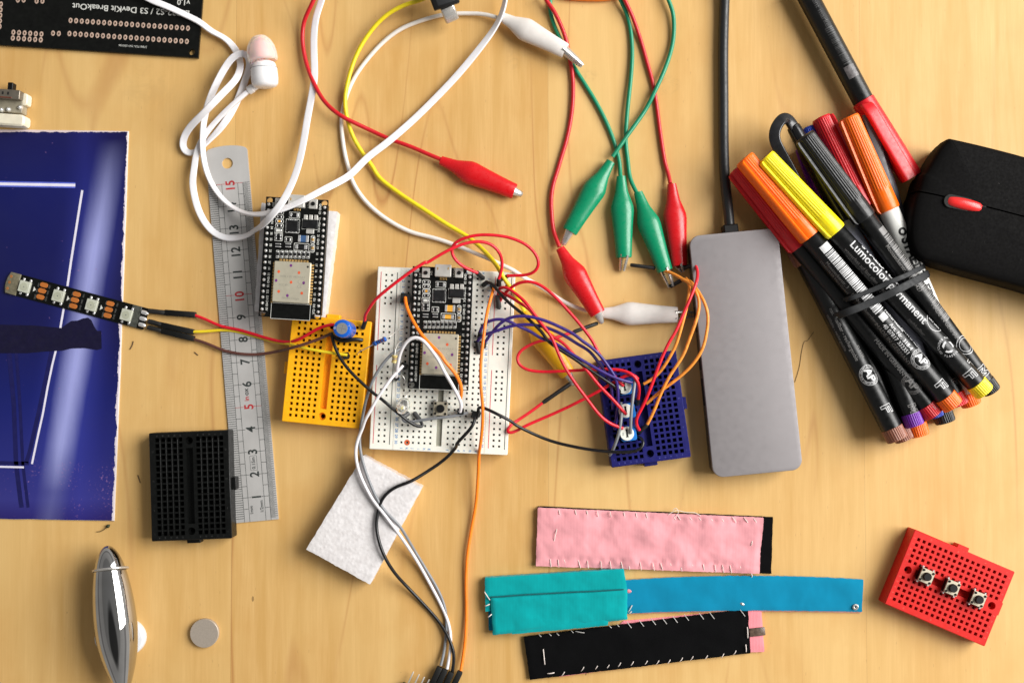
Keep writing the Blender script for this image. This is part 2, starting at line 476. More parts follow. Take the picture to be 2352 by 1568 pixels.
P('label_red', (206, 44, 66), .6, .06, bump=0)
P('label_dark', (24, 42, 36), .6, .1, bump=0)
P('dot_orange', (214, 88, 48), .6, .08, bump=0); P('dot_purple', (110, 44, 120), .6, .08, bump=0)
P('orange_stain', (206, 86, 28), .7, .2)
P('led_clear', (235, 235, 228), .08, .02, bump=0, trans=.85)
P('led_die', (232, 214, 120), .4, .1)
P('trim_white', (228, 230, 218), .4, .05)
P('trim_blue', (22, 110, 190), .35, .08)
# ------------------------------------------------------------------ tabletop
mb = MB(); mb.prism([(-3200, -2600), (3200, -2600), (3200, 2600), (-3200, 2600)], -150, 0, 4)
single('tabletop', None, None, mb, M['wood'], kind='structure', origin=Vector((0, 0, 0)))
# ------------------------------------------------------------------ breadboards
PITCH = 13.09
def mini_breadboard(center, rot, mat, label, hole, z=44, ribs=False, lip=None):
    t = Thing('mini_breadboard', label, 'breadboard', Vector((center.x, center.y, 0)), rot, 'small solderless breadboards')
    W, L, T = 180.0, 242.0, 44.0; b = 1.6
    gx = [(-5.5 + i) * PITCH for i in range(5)] + [(1.5 + i) * PITCH for i in range(5)]
    gy = [(i - 8) * PITCH for i in range(17)]
    hh = hole / 2; slot = (-PITCH * .62, PITCH * .62, gy[1] + 7, gy[15] - 7)
    xs = [-W/2+b, W/2-b, slot[0], slot[1]] + [v + s for v in gx for s in (-hh, hh)]
    ys = [-L/2+b, L/2-b, slot[2], slot[3]] + [v + s for v in gy for s in (-hh, hh)]
    sq = 20.0; scr = [(0, gy[0] + 3.5), (0, gy[16] - 3.5)]
    for (sx, sy) in scr: xs += [sx - sq/2, sx + sq/2]; ys += [sy - sq/2, sy + sq/2]
    def level(x, y):
        if slot[0] < x < slot[1] and slot[2] < y < slot[3]: return T - 13
        for sx, sy in scr:
            if abs(x - sx) < sq/2 and abs(y - sy) < sq/2: return None
        for v in gx:
            if abs(x - v) < hh:
                for w in gy:
                    if abs(y - w) < hh: return T - 9 - hole
        return T
    m = MB(); m.cells(xs, ys, level, lambda q: 1 if q < T - 14 else 0)
    for sx, sy in scr: m.holeplate(sx, sy, sq/2, 8.6, T, 12)
    O = rrect(0, 0, W, L, 2.5, 2); I = [(-W/2+b, -L/2+b), (W/2-b, -L/2+b), (W/2-b, L/2-b), (-W/2+b, L/2-b)]
    m.rings([[(x, y, 0) for x, y in O], [(x, y, T-b) for x, y in O]], cap=False)
    # chamfer between the side walls and the plate
    c0 = [m.av((x, y, T-b)) for x, y in O]; ii = [m.av((x, y, T)) for x, y in I]
    q = {0: 2, 1: 3, 2: 0, 3: 1}
    for k in range(4):
        for e in range(2): m.af((c0[k*3+e], c0[k*3+e+1], ii[q[k]]))
        m.af((c0[k*3+2], c0[(k*3+3) % 12], ii[q[(k+1) % 4]], ii[q[k]]))
    if ribs:
        for v in gx[:-1]:
            if v == gx[4]: continue
            m.box(v + PITCH/2, 0, 1.3, 210, T - .2, T + .8, .4, .4)
    t.part('body', m, [mat, M['hole_dark']])
    for (x, y, w, h) in ((0, L/2 + 4, 30, 10), (-W/2 - 4, 0, 10, 27)):
        m = MB(); m.box(x, y, w, h, 4, 30, 1.2, 1); t.part('tab', m, mat)
    # moulded row and column letters
    m = MB()
    for i, ch in enumerate('ABCDE'): m.text(ch, gx[9-i], gy[0] - 9.2, T + .15, 5.2)
    for i, ch in enumerate('FGHIJ'): m.text(ch, gx[4-i], gy[0] - 9.2, T + .15, 5.2)
    for i, ch in enumerate('ABCDE'): m.text(ch, gx[9-i], gy[16] + 9.2, T + .15, 5.2)
    for i, ch in enumerate('FGHIJ'): m.text(ch, gx[4-i], gy[16] + 9.2, T + .15, 5.2)
    for k, r in ((1, 16), (5, 12), (10, 7), (15, 2)):
        for x in (gx[0] - 10, gx[9] + 10): m.text(str(k), x, gy[r], T + .15, 5)
    t.part('lettering', m, lip or mat)
    return t
P('yellow_mark', (228, 160, 10), .5, .05); P('red_mark', (228, 96, 80), .5, .05); P('blue_mark', (78, 80, 160), .5, .05); P('black_mark', (58, 58, 56), .5, .05)
yb = mini_breadboard(at(*d('YB', 674, 801), 44), -5.4, M['yellow_plastic'], 'bright yellow mini breadboard holding the blue capacitor', 6.6, lip=M['yellow_mark'])
bb = mini_breadboard(at(*d('BL', 710, 767), 44), 187.8, M['blue_plastic'], 'dark blue mini breadboard under a tangle of jumper wires', 8.2, lip=M['blue_mark'])
kb = mini_breadboard(at(437, 1115, 44), 182.2, M['black_plastic'], 'empty black mini breadboard overlapping the steel ruler', 9.2, ribs=True, lip=M['black_mark'])
rb = mini_breadboard(at(*d('c3r3', 1630, 714), 44), -113.07, M['red_plastic'], 'red mini breadboard with three tactile buttons in a row', 7.0, lip=M['red_mark'])
# ---- large white breadboard
WZ = 44.0
wb = Thing('solderless_breadboard', 'large white breadboard with blue numbering carrying the black microcontroller board', 'breadboard',
           Vector((*at(*d('B1', 1176, 1501), WZ).xy, 0)), -2.5)
def white_breadboard():
    t = wb; p = 12.94; W, L, T, b, hs = 311.5, 412.0, WZ, 1.5, 2.3
    X = lambda i: (i - 10.5) * p
    Yr = lambda r: (14.5 - r) * p
    cols = {0, 1, 20, 21}; main = set(range(4, 10)) | set(range(12, 18))
    xs = [-W/2+b, W/2-b, X(10.5)-6.3, X(10.5)+6.3, X(2.55)-.4, X(2.55)+.4, X(18.45)-.4, X(18.45)+.4]; ys = [-L/2+b, L/2-b, Yr(-.4), Yr(29.4)]
    for i in cols | main: xs += [X(i)-hs, X(i)+hs]
    for r in range(30): ys += [Yr(r)-hs, Yr(r)+hs]
    H_ = set()
    gone = {6, 7, 14, 15, 22, 23}
    def level(x, y):
        if abs(x - X(10.5)) < 6.2 and Yr(29.4) < y < Yr(-.4): return T - 5
        if abs(abs(x) - X(18.45)) < .4: return T - 1.5
        for i in cols | main:
            if abs(x - X(i)) < hs:
                for r in range(30):
                    if abs(y - Yr(r)) < hs and not (i in cols and r in gone): return T - 14
        return T
    m = MB(); m.cells(xs, ys, level, lambda q: 1 if q < T - 10 else (2 if q == T - 5 else 0))
    O = rrect(0, 0, W, L, 2.5, 2); I = [(-W/2+b, -L/2+b), (W/2-b, -L/2+b), (W/2-b, L/2-b), (-W/2+b, L/2-b)]
    m.rings([[(x, y, 0) for x, y in O], [(x, y, T-b) for x, y in O]], cap=False)
    c0 = [m.av((x, y, T-b)) for x, y in O]; ii = [m.av((x, y, T)) for x, y in I]; q = {0: 2, 1: 3, 2: 0, 3: 1}
    for k in range(4):
        for e in range(2): m.af((c0[k*3+e], c0[k*3+e+1], ii[q[k]]))
        m.af((c0[k*3+2], c0[(k*3+3) % 12], ii[q[(k+1) % 4]], ii[q[k]]))
    t.part('body', m, [M['white_board'], M['hole_dark'], M['groove_grey']])
    for nm, mat, segs in (('power_line', 'label_red', [(X(-.9), 14.6, 1), (X(19.14), 14.6, 1)]), ('power_line', 'label_dark', [(X(1.95), 0, 0), (X(21.95), 0, 0)])):
        for x, a, sp in segs:
            m = MB()
            if sp:
                for y0, y1 in ((Yr(-.5), Yr(13.2)), (Yr(15.8), Yr(29.4))): m.quad((x-.75, y1, T+.2), (x+.75, y1, T+.2), (x+.75, y0, T+.2), (x-.75, y0, T+.2))
            else:
                y0, y1 = Yr(-.5), Yr(29.5); m.quad((x-.75, y1, T+.2), (x+.75, y1, T+.2), (x+.75, y0, T+.2), (x-.75, y0, T+.2))
            t.part(nm, m, M[mat])
    m = MB()
    for r in range(30):
        for x in (X(3.05), X(18.0)): m.text(str(r + 1), x, Yr(r), T + .2, 8.6, rot=-90, bold=.012)
    for y in (Yr(30.0), Yr(-1.0)):
        for ch, i in zip('lkjihg', range(4, 10)): m.text(ch, X(i), y, T + .2, 8.6, rot=-90, bold=.012)
        for ch, i in zip('fedcba', range(12, 18)): m.text(ch, X(i), y, T + .2, 8.6, rot=-90, bold=.012)
    t.part('lettering', m, M['label_blue'])
    # rust-orange stain round one hole of the last row
    m = MB()
    a, b_ = circ(X(5), Yr(29), 6.4, 20), rrect(X(5), Yr(29), hs*2+.2, hs*2+.2, .3, 4)
    ia = [m.av((x, y, T+.15)) for x, y in a]; ib = [m.av((x, y, T+.15)) for x, y in b_]
    ang = lambda q: math.atan2(q[1]-Yr(29), q[0]-X(5)) % (2*math.pi)
    b2 = sorted(range(20), key=lambda k: ang(b_[k]))
    for k in range(20): j = (k+1) % 20; m.af((ia[k], ia[j], ib[b2[j]], ib[b2[k]]))
    t.part('stain', m, M['orange_stain'])
white_breadboard()
# ------------------------------------------------------------------ microcontroller boards
def micro_board(quad_view, corners, ztop, W, L, label, scale_view, caps_yellow, zbase, pins_down, tilt=None):
    """corners: TL,TR,BR,BL in a zoom view; detail positions are given in the B1 view of the board on the breadboard"""
    C = [at(*d(quad_view, *p), ztop) for p in corners]
    cen = sum(C, Vector()) / 4
    ax = ((C[1]-C[0]) + (C[2]-C[3])).normalized(); rot = math.degrees(math.atan2(ax.y, ax.x))
    t = Thing('microcontroller_board', label, 'circuit board', Vector((cen.x, cen.y, zbase)), rot, 'microcontroller boards')
    T = ztop - zbase; z0 = T - 8
    def L_(x, y):   # B1-view detail coordinates -> local
        u = ((x-745)+(y-150)*.040)/870; v = ((y-150)-(x-745)*.04)/1752
        return (u-.5)*W, (.5-v)*L
    S = W / 870.0
    def bx(name, x, y, w, h, za, zb, mat, b=.6, r=.8, parent=None, dx=0):
        m = MB(); X, Y = L_(x, y); m.box(X, Y, w*S, h*S, za, zb, b, r); return t.part(name, m, mat, parent=parent)
    # board with four holes
    m = MB(); hx, hy = W/2 - 8.2, L/2 - 8.2; hr = 7.0
    xs = [-W/2, W/2, -hx-8.1, -hx+8.1, hx-8.1, hx+8.1]; ys = [-L/2, L/2, -hy-8.1, -hy+8.1, hy-8.1, hy+8.1]
    m.cells(xs, ys, lambda x, y: None if abs(abs(x)-hx) < 8.1 and abs(abs(y)-hy) < 8.1 else T)
    for sx in (-1, 1):
        for sy in (-1, 1):
            cx, cy = sx*hx, sy*hy; n = 24
            def ringpts(r, z): return [m.av((cx + r*math.cos(2*math.pi*k/n), cy + r*math.sin(2*math.pi*k/n), z)) for k in range(n)]
            o = []
            for k in range(n):
                c_, s_ = math.cos(2*math.pi*k/n), math.sin(2*math.pi*k/n); q = 8.15 / max(abs(c_), abs(s_))
                px, py = cx + c_*q, cy + s_*q
                o.append(m.av((max(-W/2, min(W/2, px)), max(-L/2, min(L/2, py)), T)))
            a, b = ringpts(hr, T), ringpts(hr, z0)
            for k in range(n): j = (k+1) % n; m.af((o[k], o[j], a[j], a[k])); m.af((a[k], a[j], b[j], b[k]))
    O = rrect(0, 0, W, L, .6, 1)
    m.rings([[(x, y, z0) for x, y in O], [(x, y, T) for x, y in O]], cap=False)
    t.part('board', m, M['pcb_black'])
    # pins: copies of one silver pin in its black collar
    m = MB(); m.lathe(Vector((0, 0, T-.5)), Vector((0, 0, T+7.5)), [(0, 3.9), (.28, 3.2), (.45, 1.7), (.9, 1.5), (1, .8)], 10)
    px = W/2 - 7.0; n = 19; pitch = (L - 16.5*2)/ (n-1) if L > 0 else 13
    pin = t.part('pin', m, M['solder']); pin.location = Vector((-px, -(n-1)*13.09/2, 0)) * U
    pl = [(sx*px, (k-(n-1)/2)*13.0, 0) for sx in (-1, 1) for k in range(n)][1:]
    t.copies(pin, pl)
    for sx in (-1, 1):
        m = MB(); m.box(sx*px, 0, 12.6, n*13.0, max(z0 - 13, 0), z0 - .1, .8, .6); t.part('pin_header', m, M['dupont'])
        if pins_down: 
            m = MB()
            for k in range(n): m.box(sx*px, (k-(n-1)/2)*13.0, 3, 3, z0-36, z0-12, .2, .2)
            t.part('pin_legs', m, M['solder'])
    # silk screen
    m = MB()
    ll = 'CLK D0 D1 15 2 0 4 16 17 5 18 19 GND 21 RX TX 22 23 GND'.split()[::-1]
    rl = '5V CMD D3 D2 13 GND 12 14 27 26 25 33 32 35 34 VN VP EN 3V3'.split()[::-1]
    for k in range(n):
        y = (k-(n-1)/2)*13.0
        m.text(ll[n-1-k], W/2-17.0, y, T+.2, 6.6, rot=-90, bold=.03); m.text(rl[n-1-k], -W/2+17.0, y, T+.2, 6.6, rot=-90, bold=.03)
    for x, s_ in ((1010, 'EN'), (1345, 'BOOT')):
        X, Y = L_(x, 250); m.text(s_, X, Y, T+.2, 7.5, rot=-90, bold=.02)
    for dx in (-1, 1):
        pass
    def frame(x, y, w, h, th=1.1, rnd=1.5):
        X, Y = L_(x, y); a = ccw(rrect(X, Y, w*S, h*S, rnd, 3)); b = inset(a, th); nn = len(a)
        ia = [m.av((*q, T+.2)) for q in a]; ib = [m.av((*q, T+.2)) for q in b]
        for k in range(nn): j = (k+1) % nn; m.af((ia[k], ia[j], ib[j], ib[k]))
    frame(1147, 415, 152, 88)
    for y in (380, 445, 510, 575): frame(940, y, 118, 66, 1.4, 4)
    frame(932, 645, 118, 80); frame(932, 735, 112, 120, 1.2)
    frame(1070, 775, 104, 84); frame(1377, 545, 246, 150); frame(1255, 880, 214, 108, 1.3)
    for y in (770, 895): frame(1410, y, 64, 120, 1.6, 4)
    for k in range(8): frame(925 + 60.5*k, 990, 52, 112, 1.0, 2)
    frame(1125, 575, 196, 196, 1.0)
    t.part('silkscreen', m, M['silk'])
    # micro USB socket
    us = bx('usb_socket', 1184, 222, 232, 176, T, T+15, M['silver'], 1.4, 2)
    m = MB()
    for dx in (-75, 75): X, Y = L_(1184+dx, 195); m.box(X, Y, 3, 6, T+14.8, T+15.2, .1, .6)
    X, Y = L_(1184, 325)
    for k in range(5): m.box(X + (k-2)*3.4, Y, 1.6, 8, T, T+2, .2, .3)
    t.part('socket_slots', m, M['gold'], parent=us)
    for x in (935, 1412):
        bt = bx('push_button', x, 250, 112, 140, T, T+7, M['silver'], .8, 1.5)
        X, Y = L_(x, 250); m = MB(); m.lathe(Vector((X, Y, T+6.8)), Vector((X, Y, T+10)), [(0, 4.6), (.7, 4.4), (1, 3.6)], 18); t.part('button_cap', m, M['rubber_black'], parent=bt)
    # chips
    ch = bx('usb_chip', 1125, 575, 150, 150, T, T+5, M['chip_black'], .6, .8)
    m = MB()
    for k in range(7):
        o = (k-3)*19
        for x, y, w, h in ((1125+o, 485, 9, 22), (1125+o, 665, 9, 22), (1035, 575+o, 22, 9), (1215, 575+o, 22, 9)):
            X, Y = L_(x, y); m.box(X, Y, w*S, h*S, T, T+1.2, .2, .2)
    t.part('chip_legs', m, M['solder'], parent=ch)
    rg = bx('voltage_regulator', 1377, 545, 210, 116, T, T+9, M['chip_black'], 1, .8)
    m = MB()
    for x in (1305, 1377, 1450): X, Y = L_(x, 447); m.box(X, Y, 8, 12, T, T+3, .8, 1)
    X, Y = L_(1372, 645); m.box(X, Y, 17.5, 12, T, T+3.2, .6, 1)
    t.part('regulator_legs', m, M['silver'], parent=rg)
    def smd(name, x, y, w, h, mat, horiz=True):
        X, Y = L_(x, y); m = MB(); m.box(X, Y, w*S*(.62 if horiz else 1), h*S*(1 if horiz else .6), T, T+3.4, .5, .5)
        o = t.part(name, m, mat); m = MB()
        for s_ in (-1, 1):
            if horiz: m.box(X + s_*w*S*.37, Y, w*S*.24, h*S*1.04, T, T+3.6, .5, .5)
            else: m.box(X, Y + s_*h*S*.37, w*S*1.04, h*S*.26, T, T+3.6, .5, .5)
        t.part('terminals', m, M['solder'], parent=o)
    smd('diode', 1147, 415, 120, 52, M['chip_black'])
    for y in (380, 445, 510, 575): smd('chip_resistor', 940, y, 66, 28, M['chip_black'] if y != 510 else M['tantalum'])
    smd('indicator_led', 932, 645, 86, 42, M['silk'])
    for y in (712, 762): smd('chip_resistor', 932, y, 80, 34, M['chip_black'])
    smd('chip_resistor', 1070, 775, 70, 44, M['chip_black'])
    for x in (930, 1070):
        smd('transistor', x, 862, 74, 52, M['chip_black'], False)
    for k in range(8): smd('chip_resistor', 925+60.5*k, 990, 30, 84, M['chip_black'], False)
    for y in (770, 895): smd('chip_capacitor', 1410, y, 30, 74, M['gold'], False)
    smd('tantalum_capacitor', 1280, 760, 148, 92, M['tantalum'] if caps_yellow else M['ceramic_blue'])
    smd('tantalum_capacitor', 1253, 880, 168, 58, M['tantalum'] if caps_yellow else M['chip_black'])
    # radio module: its own little board, castellated edge, shield and bare antenna end
    x0, y0 = L_(905, 1090); xm, ym = L_(1440, 1925)
    X0, Y0 = L_(1140, 1508); Wm, Hm = 555*S, 832*S*1.0
    m = MB(); m.box(X0, Y0, Wm, Hm, T, T+4, .5, .8); mod = t.part('radio_module', m, M['pcb_black'])
    m = MB(); q = Hm/2
    for k in range(10): m.box(X0-30+k*6.65, Y0+q-1.5, 4.3, 5, T+3.4, T+4.4, .3, .4)
    for s_ in (-1, 1):
        for k in range(14): m.box(X0+s_*(Wm/2-1.4), Y0+q-10-k*6.6, 5, 4.3, T+3.4, T+4.4, .3, .4)
    t.part('edge_contacts', m, M['gold'], parent=mod)
    m = MB(); Ys = Y0 + q - 5 - 45.5
    m.box(X0, Ys, 512*S, 91, T+4, T+14, 1.6, 2.5); sh = t.part('metal_shield', m, M['shield_metal'], parent=mod)
    def outl(m, cx, cy, w, h, th, z):
        a = ccw(rrect(cx, cy, w, h, .5, 1)); b = inset(a, th); ia = [m.av((*p_, z)) for p_ in a]; ib = [m.av((*p_, z)) for p_ in b]
        for k in range(len(a)): j = (k+1) % len(a); m.af((ia[k], ia[j], ib[j], ib[k]))
    m = MB(); ya0 = Ys - 45.5 - 1; ya1 = Y0 - q
    outl(m, X0, (ya0+ya1)/2, 88, ya0-ya1, 1.0, T+4.3)
    t.part('antenna_outline', m, M['silk'], parent=mod)
    zt = T + 14.25
    m = MB(); spots = [(-4, 37, 1), (-33, 22, 0), (17, 22, 0), (30, 0, 1), (-38, 2, 1), (-1, 0, 0), (-30, -22, 0), (27, -23, 0), (-8, -30, 1)]
    for x, y, pz in spots: m.cur = pz; m.poly(circ(X0+x*.9, Ys+y, 3.0 if caps_yellow else 2.9, 14, 3.4), zt)
    t.part('paint_dot', m, [M['dot_orange'], M['dot_purple']], parent=mod)
    m = MB(); m.poly(circ(X0+34, Ys+36, 2.4, 12), zt); t.part('marker_hole', m, M['hole_dark'], parent=mod)
    m = MB()
    m.text('WIFI + BT MODULE', X0+2, Ys+12, zt, 6.4); m.text('FCC ID', X0-18, Ys-7, zt, 6); m.text('CE', X0+18, Ys-9, zt, 9)
    outlc = circ(X0+22, Ys+2, 8, 20, 6); a = [m.av((x, y, zt)) for x, y in outlc]; b = [m.av((x, y, zt)) for x, y in circ(X0+22, Ys+2, 7.3, 20, 5.3)]
    for k in range(20): j = (k+1) % 20; m.af((a[k], a[j], b[j], b[k]))
    m.text('ISM 802.11b/g/n', X0, Ys-36, zt, 6)
    t.part('shield_lettering', m, M['etch'], parent=mod)
    return t
P('etch', (158, 154, 140), .5, .1, bump=0)
m1 = micro_board('E1', [(175, 65), (885, 100), (790, 1465), (92, 1420)], 78, 139, 268,
                 'black microcontroller board lying loose on white foam beside the ruler', 'E1', False, 40, False)
m2 = micro_board('B1', [(745, 150), (1615, 185), (1555, 1937), (675, 1902)], 67, 135.5, 273,
                 'black microcontroller board plugged into the big white breadboard', 'B1', True, 44.3, False)
# ------------------------------------------------------------------ foam
def foam(name, label, px_corners, z0, z1, seed, sub=26):
    C = [at(x, y, z1) for x, y in px_corners]     # order around
    m = MB(); nx, ny = sub, sub; random.seed(seed)
    def pt(u, v, z):
        a = C[0].lerp(C[1], u); b = C[3].lerp(C[2], u); p = a.lerp(b, v); return Vector((p.x, p.y, z))
    g = [[None]*(ny+1) for _ in range(nx+1)]
    for i in range(nx+1):
        for j in range(ny+1):
            e = 0 if 0 < i < nx and 0 < j < ny else 1
            p = pt(i/nx, j/ny, z1 - (1.2 if e else 0) + random.uniform(-.3, .3)); p.x += random.uniform(-.7, .7); p.y += random.uniform(-.7, .7)
            g[i][j] = m.av(p)
    for i in range(nx):
        for j in range(ny): m.af((g[i][j], g[i][j+1], g[i+1][j+1], g[i+1][j]))
    edge = [g[i][0] for i in range(nx)] + [g[nx][j] for j in range(ny)] + [g[nx-i][ny] for i in range(nx)] + [g[0][ny-j] for j in range(ny)]
    bot = [m.av(Vector((m.v[k].x + random.uniform(-.4, .4), m.v[k].y + random.uniform(-.4, .4), z0))) for k in edge]
    for k in range(len(edge)): j = (k+1) % len(edge); m.af((edge[k], bot[k], bot[j], edge[j]))
    m.af(bot)
    o = single(name, label, 'foam', m, M['foam_cell'], group='pieces of white packing foam', angle=60)
    return o
def foam_mat():
    n = N('foam_cell'); v = n.n('ShaderNodeTexVoronoi'); mp = n.mapping(); n.l(mp, v.inputs['Vector']); v.inputs['Scale'].default_value = 640; v.feature = 'SMOOTH_F1'
    n2 = n.noise(mp, 420, 4, .7)
    n.set(Base_Color=n.ramp(n2, [(.35, (.68, .645, .635)), (.65, (.80, .77, .765))]), Roughness=.3)
    h = n.math('ADD', n.math('MULTIPLY', v.outputs['Distance'], -1.6), n.math('MULTIPLY', n2, .5)); n.bump(h, .26, .0004)
    return n.m
M['foam_cell'] = foam_mat()
foam('foam_block', 'white packing foam block lying free below the white breadboard', [(703, 1261), (834, 1046), (969, 1119), (850, 1342)], 0, 46, 3)
foam('foam_block', 'white packing foam slab under the loose microcontroller board', [(584, 715), (600, 466), (775, 486), (745, 738)], 0, 40, 5)
# ------------------------------------------------------------------ tactile buttons
def tact(view, x, y, zb, rot, label, par_group='square tactile buttons'):
    c = at(*d(view, x, y), zb + 18)
    t = Thing('push_button', label, 'push button', Vector((c.x, c.y, zb)), rot, par_group)
    m = MB(); m.box(0, 0, 30, 30, 0, 15, .8, 1.2); t.part('body', m, M['dupont'])
    m = MB(); m.box(0, 0, 30.8, 30.8, 15.2, 18, .8, 2.2); t.part('cover_plate', m, M['shield_plate'])
    m = MB(); m.lathe(Vector((0, 0, 18)), Vector((0, 0, 26)), [(0, 9.4), (.8, 9.0), (1, 8.2)], 26); t.part('button_cap', m, M['rubber_black'])
    for sx in (-1, 1):
        for sy in (-1, 1):
            m = MB(); m.lathe(Vector((sx*11.3, sy*11.3, 18)), Vector((sx*11.3, sy*11.3, 20.4)), [(0, 2.7), (.6, 2.6), (1, 1.6)], 12); t.part('rivet', m, M['rubber_black'])
            m = MB(); m.box(sx*12.5, sy*17, 4, 4.5, -2, 12, .5, .6); t.part('leg', m, M['solder'])
    return t
P('shield_plate', (196, 186, 164), .45, .06, metal=.45)
tact('B2', 1147, 690, WZ, -2.5, 'square tactile button in the lower middle of the white breadboard')
tact('c3r3', 1423, 612, 44, -24, 'tactile button on the red breadboard nearest its left screw hole')
tact('c3r3', 1654, 715, 44, -22, 'middle tactile button of the three on the red breadboard')
tact('c3r3', 1888, 817, 44, -23, 'tactile button on the red breadboard nearest its right screw hole')
# ------------------------------------------------------------------ steel ruler
def ruler():
    a = at(591.5, 1196, 3); b = at(519, 335, 3)
    rot = math.degrees(math.atan2((b-a).y, (b-a).x)) - 90
    t = Thing('steel_ruler', 'stainless steel fifteen centimetre ruler marked in black and red', 'ruler', Vector((a.x, a.y, .5)), rot)
    W, L = 96.6, (b-a).length; T = 3.2
    hx, hy = 0, L - 41
    out = rrect(0, (L-24)/2, W, L-24, .8, 1)[:0] + [(-W/2, 0), (W/2, 0), (W/2, L-13)] + [(W/2*math.cos(R(k)), L - 13 + 13*math.sin(R(k))) for k in range(20, 161, 10)] + [(-W/2, L-13)]
    n = len(out); hole = [(hx + 12.6*math.cos(R(a_)), hy + 12.6*math.sin(R(a_))) for a_ in range(0, 360, 12)]
    me = MB()
    # plate: lower rectangle + upper part bridged round the hole
    yb_ = hy - 30
    me.quad((-W/2, 0, T), (W/2, 0, T), (W/2, yb_, T), (-W/2, yb_, T))
    top = [(-W/2, yb_), (W/2, yb_)] + out[2:]
    ang = lambda p: math.atan2(p[1]-hy, p[0]-hx) % (2*math.pi)
    dense = []
    for i in range(len(top)):
        p, q = Vector(top[i]), Vector(top[(i+1) % len(top)]); kk = max(1, int((q-p).length/8))
        for k in range(kk): dense.append(tuple(p.lerp(q, k/kk)))
    dense.sort(key=ang); oi = [me.av((*p, T)) for p in dense]; hi = [me.av((*min(hole, key=lambda h: abs((ang(h)-ang(p)+math.pi) % (2*math.pi)-math.pi)), T)) for p in dense]
    for k in range(len(dense)): j = (k+1) % len(dense); me.af((oi[k], oi[j], hi[j], hi[k]))
    me.rings([[(x, y, 0) for x, y in out], [(x, y, T) for x, y in out]], cap=False)
    me.rings([[(x, y, T) for x, y in hole], [(x, y, 0) for x, y in hole]], cap=False)
    t.part('blade', me, M['steel'])
    mk = MB(); z = T + .15; mm = 5.15; y0 = 3.5
    l1, l2, r1, r2 = -W/2 + 19.3, -W/2 + 31.3, W/2 - 28.5, W/2 - 16.8
    def line(x0, x1, y, w=1.1, red=0): mk.cur = red; mk.quad((x0, y-w/2, z), (x1, y-w/2, z), (x1, y+w/2, z), (x0, y+w/2, z)); mk.cur = 0
    for x in (l1, l2, r1, r2): mk.quad((x-.45, 0, z), (x+.45, 0, z), (x+.45, 150*mm+y0, z), (x-.45, 150*mm+y0, z))
    for k in range(1, 151):
        y = y0 + k*mm; red = 1 if k % 50 == 0 else 0
        line(-W/2+.5, l1, y, 1.25, 0)
        if k % 5 == 0: line(l1, l2, y, 1.0, red)
        if k % 10 == 0: line(l2, l2+7, y, 1.0, red); line(r1-7, r1, y, 1.0, red)
        if k % 5 == 0: line(r1, r2, y, 1.0, red)
    for k in range(1, 301): line(r2, W/2 - (.6 if k % 2 == 0 else 6), y0 + k*mm/2, .95, 0)
    t.part('graduations', mk, [M['etch_black'], M['etch_red']])
    nb = MB()
    xm = (l2 + r1)/2
    for k in range(1, 16):
        s = str(k); y = y0 + k*10*mm; nb.cur = 1 if k % 5 == 0 else 0
        nb.text(s, xm+2, y - (0 if k < 10 else 5), z, 29, rot=90, bold=.024, sx=.9)
    nb.cur = 1; nb.text('in', xm-2, y0+53.6*mm, z, 15, rot=90, bold=.02); nb.cur = 0; nb.text('ox', xm-2, y0+56.6*mm, z, 15, rot=90, bold=.02)
    nb.text('0.15m', xm+1, y0+25*mm, z, 11, rot=90, bold=.02)
    a = ccw(rrect(xm+1, y0+25*mm, 16, 34, .5, 1)); b = inset(a, .7); ia = [nb.av((*p, z)) for p in a]; ib = [nb.av((*p, z)) for p in b]
    for k in range(len(a)): j = (k+1) % len(a); nb.af((ia[k], ia[j], ib[j], ib[k]))
    nb.text('1mm', l2+6, y0+4.4*mm, z, 10, rot=90, bold=.02); nb.text('1/2mm', r1-7, y0+5.6*mm, z, 10, rot=90, bold=.02)
    t.part('numerals', nb, [M['etch_black'], M['etch_red']])
def steel_mat():
    n = N('brushed_steel'); g = n.noise(n.mapping((1, .03, 1)), 4200, 3, .6); s = n.noise(n.mapping(), 90, 4)
    n.set(Base_Color=n.ramp(s, [(.3, (.54, .525, .505)), (.7, (.62, .605, .585))]), Metallic=.4, Roughness=n.ramp(g, [(.3, (.42,)*3), (.7, (.56,)*3)]))
    n.bump(g, .15, .00003); return n.m
M['steel'] = steel_mat()
P('etch_black', (42, 48, 46), .6, .15, bump=0); P('etch_red', (172, 40, 44), .6, .12, bump=0)
ruler()
